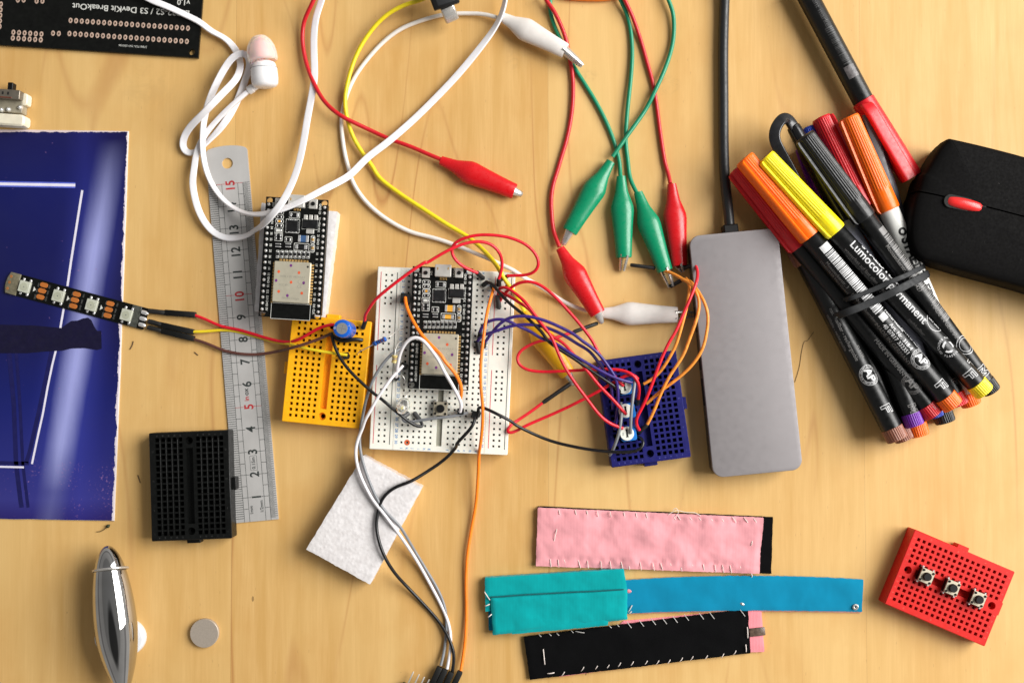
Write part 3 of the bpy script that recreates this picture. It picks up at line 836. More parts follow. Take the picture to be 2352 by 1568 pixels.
# ------------------------------------------------------------------ alligator clip leads
SLEEVE = [(0, 12.8), (.02, 13.2), (.13, 13.4), (.2, 15.5), (.3, 22), (.37, 26.2), (.43, 26.8), (.6, 23.5), (.8, 20.2), (.985, 18.2), (1, 17.0)]
def clip(t, view, A, B, mat, tip, za=15, zb=17, w=1.0, jaw_rot=0, open_=0, tview=None):
    a = at(*d(view, *A), za); b = at(*d(view, *B), zb)
    m = MB(); m.lathe(a, b, [(q, r*w*(1 if q > .02 else .8)) for q, r in SLEEVE], 28, sq=.62)
    s = t.part('clip_sleeve', m, mat, world=True, angle=50)
    tp = at(*d(tview or view, *tip), max(zb - 8, 6)); ax = (tp - b); L = ax.length + 8; ax.normalize()
    side = ax.cross(Vector((0, 0, 1))).normalized(); up = side.cross(ax)
    for sg, ww in ((1, 1), (-1, 1)):
        m = MB(); Mx = Matrix((( ax.x, side.x, up.x, b.x-ax.x*8), (ax.y, side.y, up.y, b.y-ax.y*8), (ax.z, side.z, up.z, b.z-ax.z*8), (0, 0, 0, 1)))
        m.M = Mx @ Matrix.Rotation(R(jaw_rot), 4, 'X')
        off = sg * (3.2 + open_)
        rr = []
        for q, hw, hh in ((0, 11, 5.5), (.3, 9.5, 5), (.7, 7.2, 4.2), (.93, 5.6, 3.6), (1, 3.4, 2.2)):
            ring = []
            for k in range(9):
                th = math.pi * k / 8; ring.append((L*q, hw*math.cos(th), off*(1-.35*q) + sg*hh*math.sin(th)))
            for k in range(7, 0, -1): # inner side with teeth
                th = math.pi * k / 8; ring.append((L*q, hw*.86*math.cos(th), off*(1-.35*q) + sg*(hh*.55*math.sin(th))))
            rr.append(ring)
        m.rings(rr)
        # serrated rim
        for k in range(7):
            x = L*(.34 + .09*k)
            for sd in (-1, 1):
                y = sd*(9.2 - 4.2*(x/L)); z0_ = off*(1-.35*x/L)
                i = [m.av(p) for p in ((x, y-1, z0_), (x+L*.07, y-1, z0_), (x+L*.035, y-1, z0_-sg*3.2), (x, y+1, z0_), (x+L*.07, y+1, z0_), (x+L*.035, y+1, z0_-sg*3.2))]
                m.af((i[0], i[1], i[2])); m.af((i[3], i[5], i[4])); m.af((i[0], i[2], i[5], i[3])); m.af((i[1], i[4], i[5], i[2]))
        t.part('jaw', m, M['nickel'], world=True)
def lead(label, mat, pts, clips, r=4.9, cat='clip lead', group='alligator clip leads'):
    P_ = path(*pts)
    c = P_[len(P_)//2]
    t = Thing('alligator_clip_lead', label, cat, Vector((c.x, c.y, 0)), 0, group)
    m = MB(); m.tube(P_, r, 12); t.part('cable', m, mat, world=True)
    for cl in clips: clip(t, *cl[:5], **(cl[5] if len(cl) > 5 else {}))
    return t
lead('red clip lead swinging from the top edge to a lone clip at upper centre', M['lead_red'],
     [('c1r0', '545,-60,40 500,40 460,120 428,200 415,330,12 425,450 460,600 515,740 590,880 680,980 780,1050,30 900,1110 1050,1180,14 1180,1240 1400,1320 1560,1390 1665,1432,15')],
     [('D', (1012, 368), (1182, 440), M['clip_red'], (1199, 447))])
lead('yellow clip lead looping from the top edge to a clip lying under red wires', M['lead_yellow'],
     [('c1r0', '1600,-60,30 1480,2 1350,40 1200,115 1080,220 960,380 880,540 830,700 800,850,16 798,960 820,1080,16 870,1230 960,1380 1050,1500'),
      ('c1r1', '1085,50,9 1300,220 1500,350 1700,480 1900,600,14 2050,730,40 2160,860,66 2240,1000,66'), ('c2r1', '10,1080,58 60,1170,30 110,1262,17')],
     [('D', (1204, 716), (1305, 860), M['clip_yellow'], (1319, 884))])
lead('white clip lead making a wide loop and ending in two white clips', M['lead_white'],
     [('c1r0', '2200,172,18 2050,130 1900,122,10 1700,130 1500,180 1300,260 1150,370 1000,530 880,700 810,860,6 775,1000 765,1100,6 775,1230 800,1400 840,1545'),
      ('c1r1', '840,40,8 900,170 990,290 1100,390 1250,490 1400,560 1600,610 1780,670,7 1950,740,20 2100,800,48 2200,850,50'),
      ('c2r1', '0,890,50 100,960,34 250,1040 400,1140,12 500,1200 640,1252,12 760,1280,15')],
     [('c2r0', (-115, 140), (478, 458), M['clip_white'], (632, 592), dict(za=22, zb=30, jaw_rot=35, open_=2)),
      ('c2r1', (770, 1280), (1482, 1296), M['clip_white'], (1630, 1292), dict(za=12, zb=16, jaw_rot=80, open_=3))])
lead('red clip lead with a clip touching the white clip at the centre right', M['lead_red'],
     [('c2r0', '270,-60,20 310,10 370,90 430,210,16 480,340 510,480,8 535,620 547,750,5 545,900 530,1050 490,1250 430,1450'),
      ('c2r1', '410,0,5 370,120 350,260 355,400 370,540,8 405,640 425,690,16')],
     [('c2r1', (430, 700), (770, 1288), M['clip_red'], (806, 1372), dict(za=22, zb=38))])
lead('green clip lead ending in the middle one of the three green clips', M['lead_green'],
     [('c2r0', '350,-60,6 340,40 350,140 385,250,5 470,430,5 555,600 650,750 760,930 860,1130 930,1320,5 970,1500'), ('c2r1', '966,0,8 972,60,15')],
     [('c2r1', (977, 56), (1003, 785), M['clip_green'], (985, 905), dict(jaw_rot=85, open_=3))])
lead('green clip lead ending in the green clip that leans on the red one', M['lead_green'],
     [('c2r0', '940,-80,14 970,0 1020,100 1055,230,5 1075,400 1075,560 1060,750 1040,930 1022,1150,10 1020,1300,5 1040,1450'), ('c2r1', '1045,0,5 1062,90 1118,205,15')],
     [('c2r1', (1130, 200), (1372, 905), M['clip_green'], (1428, 1050), dict(jaw_rot=70, open_=4, za=16, zb=24))], r=4.9)
lead('green clip lead crossing the others to the clip tilted to the left', M['lead_green'],
     [('c2r0', '1380,-70,14 1400,0 1440,100 1452,230 1445,360,8 1410,510 1350,670 1280,820,15 1200,980,10 1110,1110 1030,1220,16 960,1320,17 900,1405,16')],
     [('c2r1', (885, -75), (515, 552), M['clip_green'], (455, 672), dict(za=16, zb=20))])
lead('red clip lead ending at the clip beside the grey hub', M['lead_red'],
     [('c2r0', '975,-70,22 1010,0 1080,150 1150,350,6 1210,560 1260,740 1290,900,5 1330,1200 1380,1500'), ('c2r1', '1392,0,6 1418,120,15')],
     [('c2r1', (1432, 126), (1502, 858), M['clip_red'], (1535, 905), dict(jaw_rot=60, open_=2, za=16, zb=20))], r=4.7)
# ------------------------------------------------------------------ usb plug
t = Thing('usb_cable_plug', 'black USB plug with a bright metal tip hanging in at the top edge', 'usb plug', Vector((*at(1022, 5, 40).xy, 0)))
a = at(*d('c1r0', 1640, -170), 74); b = at(*d('c1r0', 1712, 62), 58); c = at(*d('c1r0', 1760, 186), 34)
def bar(m, a, b, w, h, rr=2, w2=None, h2=None):
    ax = (b-a); L = ax.length; ax.normalize(); side = ax.cross(Vector((0, 0, 1))).normalized(); up = side.cross(ax)
    w2 = w2 or w; h2 = h2 or h
    def ring(q, ww, hh, r_): return [a + ax*(L*q) + side*x + up*y for x, y in rrect(0, 0, ww, hh, r_, 3)]
    e = min(2/L, .2)
    m.rings([ring(0, w-2, h-2, rr), ring(e, w, h, rr), ring(1-e, w2, h2, rr), ring(1, w2-2, h2-2, rr)])
m = MB(); bar(m, a, b, 66, 44, 3, 60, 40); t.part('housing', m, M['dupont'], world=True)
m = MB(); bar(m, a + Vector((0, 0, 21)), b + Vector((0, 0, 19.5)), 42, 4, 1.5); t.part('grip', m, M['elastic'], world=True)
m = MB(); bar(m, b, c, 33, 13, 5); sh = t.part('metal_shell', m, M['nickel'], world=True)
m = MB(); q = (c-b).normalized(); bar(m, c - q*1.5, c + q*.6, 26, 7, 3); t.part('socket_insert', m, M['pale_insert'], world=True, parent=None) if False else None
P('pale_insert', (214, 220, 170), .5, .05)
m = MB(); bar(m, c - q*2, c + q*.5, 26, 7.5, 3); t.part('tip_opening', m, M['pale_insert'], world=True)
# orange cable just grazing the top edge
m = MB(); m.tube(path(('D', '1240,-40,8 1290,-12 1340,-6 1400,-7 1450,-20 1490,-45,8')), 9, 12)
single('orange_cable', 'orange cable just showing along the top edge between the green leads', 'cable', m, M['wire_orange'])
# ------------------------------------------------------------------ earphone
t = Thing('earphone', 'white in-ear earphone with pinkish silicone tip and looped flat cable', 'earphone', Vector((*at(600, 165, 0).xy, 0)))
hb = at(*d('K', 1150, 670), 30); ht = at(*d('K', 1125, 345), 34); tb = at(*d('K', 1122, 352), 36); tt = at(*d('K', 1075, 48), 40)
m = MB(); m.lathe(hb, ht, [(0, 3), (.005, 16), (.05, 25), (.14, 29.5), (.35, 31), (.7, 30), (.9, 26.5), (.98, 19), (1, 8)], 32, sq=.95); t.part('housing', m, M['earphone_white'], world=True, angle=60)
m = MB(); m.lathe(hb + (ht-hb)*.72, hb + (ht-hb)*.735, [(0, 30.3), (.5, 30.6), (1, 30.3)], 32, sq=.95); t.part('seam_or_crease_line', m, M['pen_grey'], world=True)
P('silicone', (246, 214, 204), .4, .03, bump=.05, sss=.35); P('silicone_core', (252, 128, 116), .5, .05); P('orange_mesh', (250, 110, 30), .5, .1)
m = MB(); m.lathe(tb, tt, [(0, 30), (.04, 33.5), (.1, 34.5), (.35, 34), (.6, 31), (.8, 25.5), (.93, 19), (.985, 15), (1, 13.5), (.97, 12.5)], 32, cap=False)
def sil():
    n = N('silicone_tip'); n.set(Base_Color=(.96, .84, .81, 1), Roughness=.3); n.b.inputs['Transmission Weight'].default_value = .5
    n.b.inputs['Subsurface Weight'].default_value = .3; n.b.inputs['Subsurface Scale'].default_value = .003; n.b.inputs['IOR'].default_value = 1.2
    n.bump(n.noise(n.mapping(), 900), .05); return n.m
tip = t.part('ear_tip', m, sil(), world=True, angle=60)
m = MB(); m.lathe(tb + (tt-tb)*.16, tb + (tt-tb)*.85, [(0, 12), (.2, 17), (.9, 17), (1, 14)], 24); t.part('tip_core', m, M['silicone_core'], world=True, parent=None)
m = MB(); m.lathe(tb + (tt-tb)*.95, tb + (tt-tb)*1.005, [(0, 13.4), (.7, 13.8), (1, 11)], 24); t.part('sound_mesh', m, M['orange_mesh'], world=True)
m = MB(); m.lathe(at(*d('K', 1050, 640), 20), at(*d('K', 945, 706), 16), [(0, 8), (.1, 8.6), (.45, 8.2), (.5, 9.8), (.93, 10), (1, 9)], 20); t.part('cable_boot', m, M['earphone_white'], world=True)
def ribbon(lst):
    """widths along the cable as (t, half width, half thickness, roll in degrees)"""
    def f(q):
        for (t0, a0, b0, r0), (t1, a1, b1, r1) in zip(lst, lst[1:]):
            if t0 <= q <= t1:
                k = (q - t0) / (t1 - t0 + 1e-9); k = k*k*(3-2*k); return a0+(a1-a0)*k, b0+(b1-b0)*k, R(r0+(r1-r0)*k)
        return lst[-1][1], lst[-1][2], R(lst[-1][3])
    return f
A_ = path(('c0r0', '1230,-70,26 1350,0,24 1500,60 1650,130 1800,205,14'), ('K', '500,-10,12 600,35 700,100 770,180,10 815,250,9 845,330,12 850,420,26 800,560,44 650,720,56 500,875,58 380,1000,48 250,1130,30 170,1260,14 150,1380,8 205,1462,7 290,1455,7 370,1400,7 450,1320,7 580,1190,7 700,1030,7 800,850,7 870,680,8 925,520,12 965,400,18 960,310,24 920,255,28 860,245,30 780,280,32 700,370,32 610,520,30 530,680,28 470,830,26 430,960,24 405,1090,22 393,1250,24 392,1400,24 405,1520,20'),
      ('c0r1', '1850,10,16 1890,110,14 1960,220,14 2050,310,20 2150,370,34 2250,395,60'), ('c1r1', '0,397,70 100,388,88 200,362,94 330,315,94 450,258,94 600,180,66 740,108,46 840,48,34'), ('c1r0', '1000,1412,24 1180,1275,20 1400,1085,12 1600,890,12 1800,680 2000,440 2140,250,24 2200,130,34 2235,0,40 2240,-90,46'))
m = MB(); m.tube(A_, 7, 14, flat=ribbon([(0, 7.6, 2.5, 0), (.06, 7.6, 2.5, 25), (.1, 7.6, 2.5, 35), (.13, 8, 2.5, -8), (.17, 8, 2.5, 12), (.21, 8, 2.5, 40), (.25, 8, 2.5, 20), (.29, 8, 2.5, 35), (.34, 8, 2.5, -30), (.39, 8, 2.5, -10), (.45, 8, 2.5, 30), (.5, 8, 2.5, 62), (.6, 7.8, 2.5, 60), (.66, 7.8, 2.5, 30), (.75, 8, 2.5, -8), (.9, 8, 2.5, 0), (1, 7.4, 2.5, 50)]), sm=8)
t.part('cable', m, M['cable_white'], world=True, angle=60)
B_ = path(('K', '955,702,16 930,722,17 850,790,20 740,885,20 640,980,17 540,1090,14 470,1170,13 400,1270,12 350,1370,15 315,1480,20'), ('c0r1', '1738,0,22 1725,100,22 1738,210,18 1775,350 1835,470,14 1920,565,12 2020,610,11 2120,610,14 2220,585,28'), ('c1r1', '-20,545,42 60,490,84 130,420,104 190,350,108 245,272,104 318,130,84 367,0,60'), ('c1r0', '400,1400,38 430,1250,26 465,1040,18 505,830,18 525,680,20 520,500,16 520,300 540,150 590,0,22 610,-80,26'))
m = MB(); m.tube(B_, 7, 14, flat=ribbon([(0, 5.0, 5.0, 0), (.08, 5.4, 4.6, 0), (.16, 7, 3, 0), (.25, 7.8, 2.5, 10), (.36, 7.8, 2.5, 30), (.42, 7.8, 2.5, 45), (.5, 8, 2.5, 10), (.62, 8, 2.5, 10), (.8, 8, 2.5, 0), (1, 7.6, 2.5, 10)]), sm=8)
t.part('cable', m, M['cable_white'], world=True, angle=60)
# ------------------------------------------------------------------ jumper wires
def wire(label, mat, pts, ends=(), r=3.6, group='thin jumper wires'):
    """ends: (view, (x,y,z), (x,y,z), kind, radius)"""
    P_ = path(*pts); c = P_[len(P_)//2]
    t = Thing('jumper_wire', label, 'wire', Vector((c.x, c.y, 0)), 0, group)
    m = MB(); m.tube(P_, r, 10); t.part('insulation', m, mat, world=True)
    for v, a, b, kind, rr in ends:
        A = at(*d(v, a[0], a[1]), a[2]); B = at(*d(v, b[0], b[1]), b[2])
        m = MB()
        if kind in ('heatshrink', 'heatshrink_grey'):
            m.lathe(A, B, [(0, rr*.6), (.04, rr*.95), (.3, rr), (.6, rr*.93), (.9, rr), (1, rr*.6)], 12); t.part('heat_shrink', m, M[kind], world=True)
        else:
            bar(m, A, B, rr*2, rr*2, 1); t.part('connector', m, M['dupont'], world=True)
    return t
wire('red wire arching from the yellow breadboard over the white board top', M['wire_red'],
     [('B1', '70,935,62 58,890,70 75,840,78 115,790,86 150,720 220,630,104 330,535 460,430,118 600,325 720,235,124 850,150 980,70,124'), ('c1r1', '1500,850,122 1640,765 1750,705,120 1880,655 2000,640,112 2100,660 2170,720,100 2205,800,86 2205,880 2175,975,70')],
     [('YB', (1185, 125, 62), (1146, 245, 46), 'heatshrink', 5.2), ('B1', (1985, 335, 70), (1978, 440, 46), 'heatshrink', 5.6)])
wire('red wire forming a wide loop above the top of the white breadboard', M['wire_red'],
     [('c1r1', '1985,922,66 1900,888,80 1820,840,92 1760,770 1745,710,104 1780,650 1860,612,112 1980,583 2120,583,112 2250,600'), ('c2r1', '50,630,106 130,670 200,735,98 240,810 235,880,90 180,928,82 90,945,76 0,945,72'), ('c1r1', '2250,948,70')],
     [('c1r1', (1978, 918, 66), (2040, 975, 46), 'heatshrink', 5.4), ('c1r1', (2262, 946, 70), (2190, 985, 46), 'heatshrink', 4.6)])
wire('black jumper wire running from the white board corner to the top trimmer', M['wire_black'],
     [('B1', '1800,385,60 1850,380,66 1900,430,74 1980,530 2080,640,84 2200,745 2281,810,88'), ('c2r1', '100,1290,90 200,1385,92 300,1490,92'), ('c2r2', '290,0,92 400,90,90 560,190,88 700,290,84 850,390,80 940,450,72 985,500,60')],
     [('B1', (1755, 432, 46), (1815, 385, 62), 'heatshrink', 5.6)])
wire('red wire ending at the bottom trimmer of the blue breadboard', M['wire_red'],
     [('B1', '1968,570,52 1962,500,66 1995,462,76 2060,447,84 2140,490,90 2281,600,96'), ('c2r1', '110,1170,100 200,1290,100 330,1460,100'), ('c2r2', '350,-20,100 410,130,98 470,260 560,400,94 680,560 780,690,86 870,765,78 940,795,74 995,812,70')],
     [('B1', (1966, 565, 54), (1980, 765, 46), 'heatshrink_grey', 6.2)])
wire('red wire sweeping down to the top trimmer of the blue breadboard', M['wire_red'],
     [('B1', '1995,655,50 2030,590,60 2090,520,74 2180,440,86 2281,390,94'), ('c2r1', '110,997,98 200,1005 300,1060,100 420,1170 530,1290,98 640,1420 740,1560,94'), ('c2r2', '760,110,92 830,220,90'), ('BL', '290,270,86 350,370,80 400,425,74 462,490,66')])
wire('red wire ending at the middle trimmer of the blue breadboard', M['wire_red'],
     [('B1', '1990,520,60 2060,560,74 2160,600,84 2281,690,90'), ('c2r1', '140,1230,86 250,1370,84 370,1500,82'), ('c2r2', '440,30,82 560,160,82 680,305,84 790,440,84 900,550,82 980,640,78 1022,685,70')])
wire('red wire with black sleeve gripped by the red clip, looping over the yellow clip', M['wire_red'],
     [('c2r1', '545,1455,38 450,1482,44 330,1520,52'), ('c2r2', '250,28,56 150,70,60 70,120,62 38,185,62 60,245,62 130,287,62 250,305,60 450,300,62 700,287,66 880,283,72 1000,295,80 1090,335,84 1135,410,78 1142,480,68 1130,550,60')],
     [('c2r1', (770, 1370, 26), (540, 1455, 38), 'heatshrink', 4.6), ('c2r2', (1128, 545, 60), (1122, 600, 46), 'heatshrink', 5)])
wire('red wire with black sleeve beside the yellow clip, turning back at the board edge', M['wire_red'],
     [('c2r2', '272,585,22 150,675,26 0,775,34'), ('c1r2', '2255,815,48 2236,850,52 2262,862,52'), ('c2r2', '20,845,48 120,790,46 300,712,44 500,622,50 700,520,56 860,432,62 960,370,70 1050,328,76 1110,335,76 1128,370,70')],
     [('c2r2', (525, 410, 20), (268, 588, 22), 'heatshrink', 5)])
wire('red wire from the clip by the hub to the lowest trimmer', M['wire_red'],
     [('c2r1', '1615,835,30 1640,845,46 1665,920,70 1655,1000,84 1605,1130,92 1530,1300 1450,1480,92'), ('c2r2', '1430,0,92 1330,210,90 1250,430,86 1170,620,80 1110,730,74 1110,780,68 1142,828,60')],
     [('c2r1', (1530, 880, 18), (1625, 852, 32), 'heatshrink', 5)])
wire('orange wire with long black sleeve next to the middle green clip', M['wire_orange_old'],
     [('c2r1', '1290,880,20 1400,910,34 1510,965,54 1610,1030,74 1665,1120,84 1680,1210 1650,1350,86 1570,1568'), ('c2r2', '1545,140,80 1400,365,76 1330,510,70 1270,660,64 1212,775,54')],
     [('c2r1', (1058, 850, 14), (1295, 880, 20), 'heatshrink', 4.6), ('c2r2', (1212, 778, 54), (1130, 855, 46), 'heatshrink', 5)])
wire('orange wire bowing furthest to the right over the grey hub edge', M['wire_orange_old'],
     [('c2r1', '1520,985,26 1570,980,40 1620,1020,62 1690,1120,82 1745,1240,90 1757,1350,90 1720,1568'), ('c2r2', '1695,130,86 1600,262,80 1460,385,72 1330,480,62 1205,592,52')],
     [('c2r1', (1412, 1045, 14), (1522, 985, 26), 'heatshrink', 5)])
wire('orange wire taking the inner path to the blue breadboard groove', M['wire_orange_old'],
     [('c2r1', '1560,970,44 1592,1030,60 1585,1110,72 1560,1250,78 1520,1400,78 1470,1568'), ('c2r2', '1430,145,72 1340,290,64 1260,370,56 1180,415,52')],
     [('c2r2', (1185, 412, 52), (1155, 425, 44), 'heatshrink', 4.4)])
wire('purple wire nearest the top of the purple bunch', M['wire_purple'],
     [('B1', '1775,1255,54 1840,1160,66 1950,1020,82 2060,925,92 2170,880,98 2281,868,100'), ('c2r1', '150,1310,102 300,1350,102 480,1430,100 600,1500'), ('c2r2', '600,10,100 700,75,98 800,170,94 870,270,90 925,350,84 950,480,72 945,640,62 920,825,52')],
     [('B1', (1780, 1240, 58), (1768, 1320, 46), 'heatshrink', 4.6)])
wire('purple wire starting high beside the orange wire and ending at the top trimmer', M['wire_purple'],
     [('B1', '1710,1095,62 1740,1005,74 1820,950,84 1960,908,92 2100,930 2200,980,90 2281,1030,88'), ('c2r1', '160,1440,86 260,1510'), ('c2r2', '370,40,86 500,125,88 650,215,88 780,290,88 900,350,86 1000,385,82 1078,402,74')],
     [('B1', (1712, 1100, 62), (1700, 1185, 46), 'heatshrink', 5)])
wire('purple wire running through the middle of the purple bunch', M['wire_purple'],
     [('B1', '1668,1235,52 1720,1160,66 1800,1125,76 1950,1080,84 2150,1010,88 2281,992,90'), ('c2r1', '190,1385,92 350,1425,90 500,1500'), ('c2r2', '590,60,88 690,115,86 780,230,80 860,350,74 895,460,66 900,560,60 905,640,52')],
     [('B1', (1672, 1230, 54), (1700, 1410, 46), 'heatshrink', 5.4)])
wire('short grey wire linking two trimmers along the blue breadboard groove', M['wire_grey'],
     [('BL', '603,420,74 595,500,80 578,620,84 562,760,84 552,900,80 550,1000,74 552,1062,68')])
wire('grey wire hanging over the left bottom corner of the blue breadboard', M['wire_grey'],
     [('BL', '432,695,60 442,760,68 440,850,74 425,980,74 395,1110,66 350,1230,56 300,1330,40')])
wire('black wire crossing the gap from the white board to the blue board', M['wire_black'],
     [('B2', '1700,745,54 1685,705,64 1662,672,70 1695,655,74 1800,692,76 2000,790,78 2200,895'), ('c2r2', '0,762,66 150,842,54 350,925,48 600,985,54 800,1015 950,1025,62 1090,1020 1165,990,66 1190,940,64 1160,895,58 1125,885,48')],
     [('B2', (1700, 745, 54), (1680, 800, 46), 'heatshrink', 5)])
wire('orange jumper wire from the row five connector over the metal shield', M['wire_orange'],
     [('B1', '645,605,74 650,690,86 700,830,96 775,975,106 860,1110,112 970,1240,116 1090,1360,118 1200,1475,120'), ('B2', '1180,0,118 1270,80,116 1350,180,110 1415,290,100 1448,390,92 1448,480,84 1430,570,76')],
     [('B1', (648, 625, 46), (646, 612, 76), 'dupont', 11), ('B2', (1440, 590, 46), (1438, 585, 76), 'dupont', 0.1)] [:1], r=3.9)
wire('white jumper wire bent like an arch over the lower microcontroller board', M['wire_white'],
     [('B2', '515,240,66 522,150,84 540,60,96'), ('B1', '560,1440,102 610,1310,114 690,1205,122 780,1160,124 870,1185,124 960,1280,122 1060,1410,120 1160,1565,118'), ('B2', '1180,130,114 1280,290,108 1370,455,100 1430,570,92 1452,660,84 1425,735,74')],
     [('B2', (515, 262, 46), (515, 250, 68), 'dupont', 5), ('B2', (1440, 735, 46), (1432, 728, 72), 'dupont', 7)], r=3.9)
wire('white jumper wire running down across the foam to the bottom connectors', M['wire_white'],
     [('B2', '612,80,72 520,175,82 420,290,86 330,420,86 230,570,84 150,720,80 60,870,72'), ('c1r2', '960,800,60 915,900,50 893,1000,46 900,1110,50 925,1210,56 980,1335,56 1050,1460,54 1130,1560,54'), ('c1r3', '1200,125,54 1330,300,34 1450,485,14 1560,680,8 1655,860,6 1710,985,6 1740,1100,6 1745,1200 1735,1320 1712,1440,14')],
     [('B2', (618, 84, 74), (630, 84, 46), 'dupont', 7), ('JC', (1530, 795, 14), (1180, 1560, 14), 'dupont', 6.3)], r=3.7)
wire('grey jumper wire following the white one down to the bottom connectors', M['wire_grey'],
     [('B1', '600,1325,58 540,1350,68 450,1410,74 340,1530,78'), ('B2', '290,100,78 190,270,74 120,450,66 65,650,58 30,850,50'), ('c1r2', '928,880,46 930,970,44 958,1120,52 1020,1300,54 1090,1455,52 1170,1568,50'), ('c1r3', '1280,150,46 1400,345,22 1530,560,8 1640,750,6 1695,900,5 1708,1050,5 1698,1180,5 1685,1290 1655,1410,14')],
     [('JC', (1380, 728, 14), (1030, 1490, 14), 'dupont', 6.3)], r=3.5)
wire('black jumper wire running from the capacitor across the yellow board to the white board', M['wire_black'],
     [('YB', '738,300,60 740,350,66 765,430,70 830,590,74 930,740,78 1060,880,80 1200,1010,80 1330,1120,80'), ('B2', '300,545,82 450,680,80 600,800,76 700,880,70 800,938,64 890,962,60 930,945,58 900,920,58 862,880,58 845,845,56')],
     [('B2', (850, 850, 56), (770, 745, 46), 'heatshrink_grey', 5.6)], r=3.7)
wire('short grey jumper wire lying across the groove under the tactile button', M['wire_grey'],
     [('B2', '1540,745,60 1400,785,66 1200,812,66 1050,830,64 900,850,62 780,872,58 680,888,56 600,878,56 578,840,58 612,812,58')],
     [('B2', (605, 820, 58), (695, 748, 47), 'heatshrink_grey', 5.8)], r=3.4)
wire('black jumper wire snaking over the foam block to the bottom connectors', M['wire_black'],
     [('B2', '1640,775,66 1645,850,74 1590,960,76 1480,1080,72 1350,1220,64'), ('c1r2', '1810,955,56 1700,1082,38 1500,1220,44 1380,1290,54 1260,1332,54 1180,1385,54 1120,1460,52 1092,1568,52'), ('c1r3', '1078,110,52 1090,250,54 1150,430,54 1250,590,34 1370,720,12 1530,890,5 1650,1030,6 1740,1190,16 1775,1320,16 1760,1465,15')],
     [('B2', (1640, 790, 46), (1640, 775, 72), 'dupont', 8), ('JC', (1705, 870, 14), (1360, 1640, 14), 'dupont', 6.3)], r=3.8)
wire('long orange jumper wire running straight down off the white board', M['wire_orange'],
     [('B1', '1905,470,60 1880,560,72 1835,720,82 1800,880,98 1770,1100,104 1740,1350,104'), ('B2', '1722,60,102 1720,250,98 1728,450,94 1748,620,88 1750,850,82 1735,1050,74 1710,1250,60'), ('c1r2', '1998,1030,40 1992,1200,24 1975,1450,14'), ('c1r3', '1965,0,10 1930,190,8 1895,410,8 1882,650,6 1886,900,6 1880,1110,8 1860,1300,10 1835,1455,15')],
     [('B1', (1895, 450, 46), (1902, 458, 62), 'dupont', 6), ('JC', (1945, 850, 14), (1600, 1600, 14), 'dupont', 6.3)], r=3.7)
wire('red wire from the LED strip to the yellow breadboard', M['wire_red'],
     [('c0r1', '1745,1300,10 1850,1340,12 1980,1400,12 2120,1425,12 2290,1475,14'), ('c1r1', '130,1515,18 250,1540,30 360,1528,48 480,1462,60 600,1400,62 700,1383,62')],
     [('c0r1', (1330, 1262, 9), (1490, 1280, 9), 'heatshrink', 6), ('c0r1', (1480, 1277, 8), (1755, 1298, 8), 'dupont', 6.6)], r=3.6)
wire('yellow wire from the LED strip to the yellow breadboard', M['wire_yellow'],
     [('c0r1', '1728,1448,9 1850,1445,8 1980,1432,5 2100,1440,5 2290,1490,6'), ('YB', '60,425,20 200,445,40 330,480,56 500,520,60 700,552,62 820,570,62 945,588,62')],
     [('c0r1', (1325, 1352, 8), (1460, 1388, 8), 'heatshrink', 5.6), ('c0r1', (1450, 1388, 8), (1737, 1452, 8), 'dupont', 6.4), ('YB', (925, 600, 46), (925, 596, 62), 'dupont', 7.5)], r=3.6)
wire('brown wire from the LED strip to the yellow breadboard', M['wire_brown'],
     [('c0r2', '1735,14,8 1850,50,9 1970,103,9 2100,138,9 2294,152,9'), ('YB', '0,545,14 100,525,30 200,498,58 400,440,68 580,375,70 730,310,66')],
     [('c0r1', (1322, 1408, 8), (1460, 1442, 8), 'heatshrink', 5.6), ('c0r2', (1450, -60, 8), (1742, 10, 8), 'dupont', 6.4)], r=3.5)
wire('short black wire bent under the blue capacitor', M['wire_black'],
     [('YB', '745,330,52 790,375,54 860,408,56 940,405,56 1010,380,56 1080,372,54 1140,395,48')], r=4.6)
# ------------------------------------------------------------------ components on the boards
# capacitor
b0 = at(*d('YB', 950, 262), 47); b1 = at(*d('YB', 875, 240), 106)
t = Thing('capacitor', 'blue electrolytic capacitor standing on the yellow breadboard', 'capacitor', Vector((b0.x, b0.y, 45)))
m = MB(); m.lathe(b0, b1, [(0, 17.5), (.02, 19.5), (.1, 20), (.14, 18.8), (.18, 20), (.94, 20.2), (.985, 19.4), (1, 18.2)], 36); t.part('can', m, M['cap_blue'], world=True)
ax = (b1-b0).normalized(); m = MB(); m.lathe(b1 - ax*.5, b1 + ax*.3, [(0, 12.8), (1, 12.6)], 32); t.part('vent_top', m, M['cap_top'], world=True)
m = MB(); m.M = Matrix.Translation(b1 + ax*.45) @ ax.to_track_quat('Z', 'Y').to_matrix().to_4x4()
m.quad((-9, -.3, 0), (9, -.3, 0), (9, .3, 0), (-9, .3, 0)); m.quad((-.3, -9, .05), (.3, -9, .05), (.3, 9, .05), (-.3, 9, .05)); t.part('score_mark', m, M['pen_grey'], world=True)
m = MB(); m.M = Matrix.Translation(b1 + ax*.2) @ ax.to_track_quat('Z', 'Y').to_matrix().to_4x4() 
m.text('10', 2, -16.2, .2, 7, rot=0); m.text('7', -9, 13, .2, 6, rot=30); t.part('lettering', m, M['silk'], world=True)
m = MB(); m.M = Matrix.Translation((b0+b1)/2) @ ax.to_track_quat('Z', 'Y').to_matrix().to_4x4()
pp = [(20.4*math.cos(R(a)), 20.4*math.sin(R(a))) for a in range(-24, 25, 6)]
for (x0, y0), (x1, y1) in zip(pp, pp[1:]): m.quad((x0, y0, -22), (x1, y1, -22), (x1, y1, 24), (x0, y0, 24))
t.part('stripe', m, M['cap_blue_dark'], world=True)
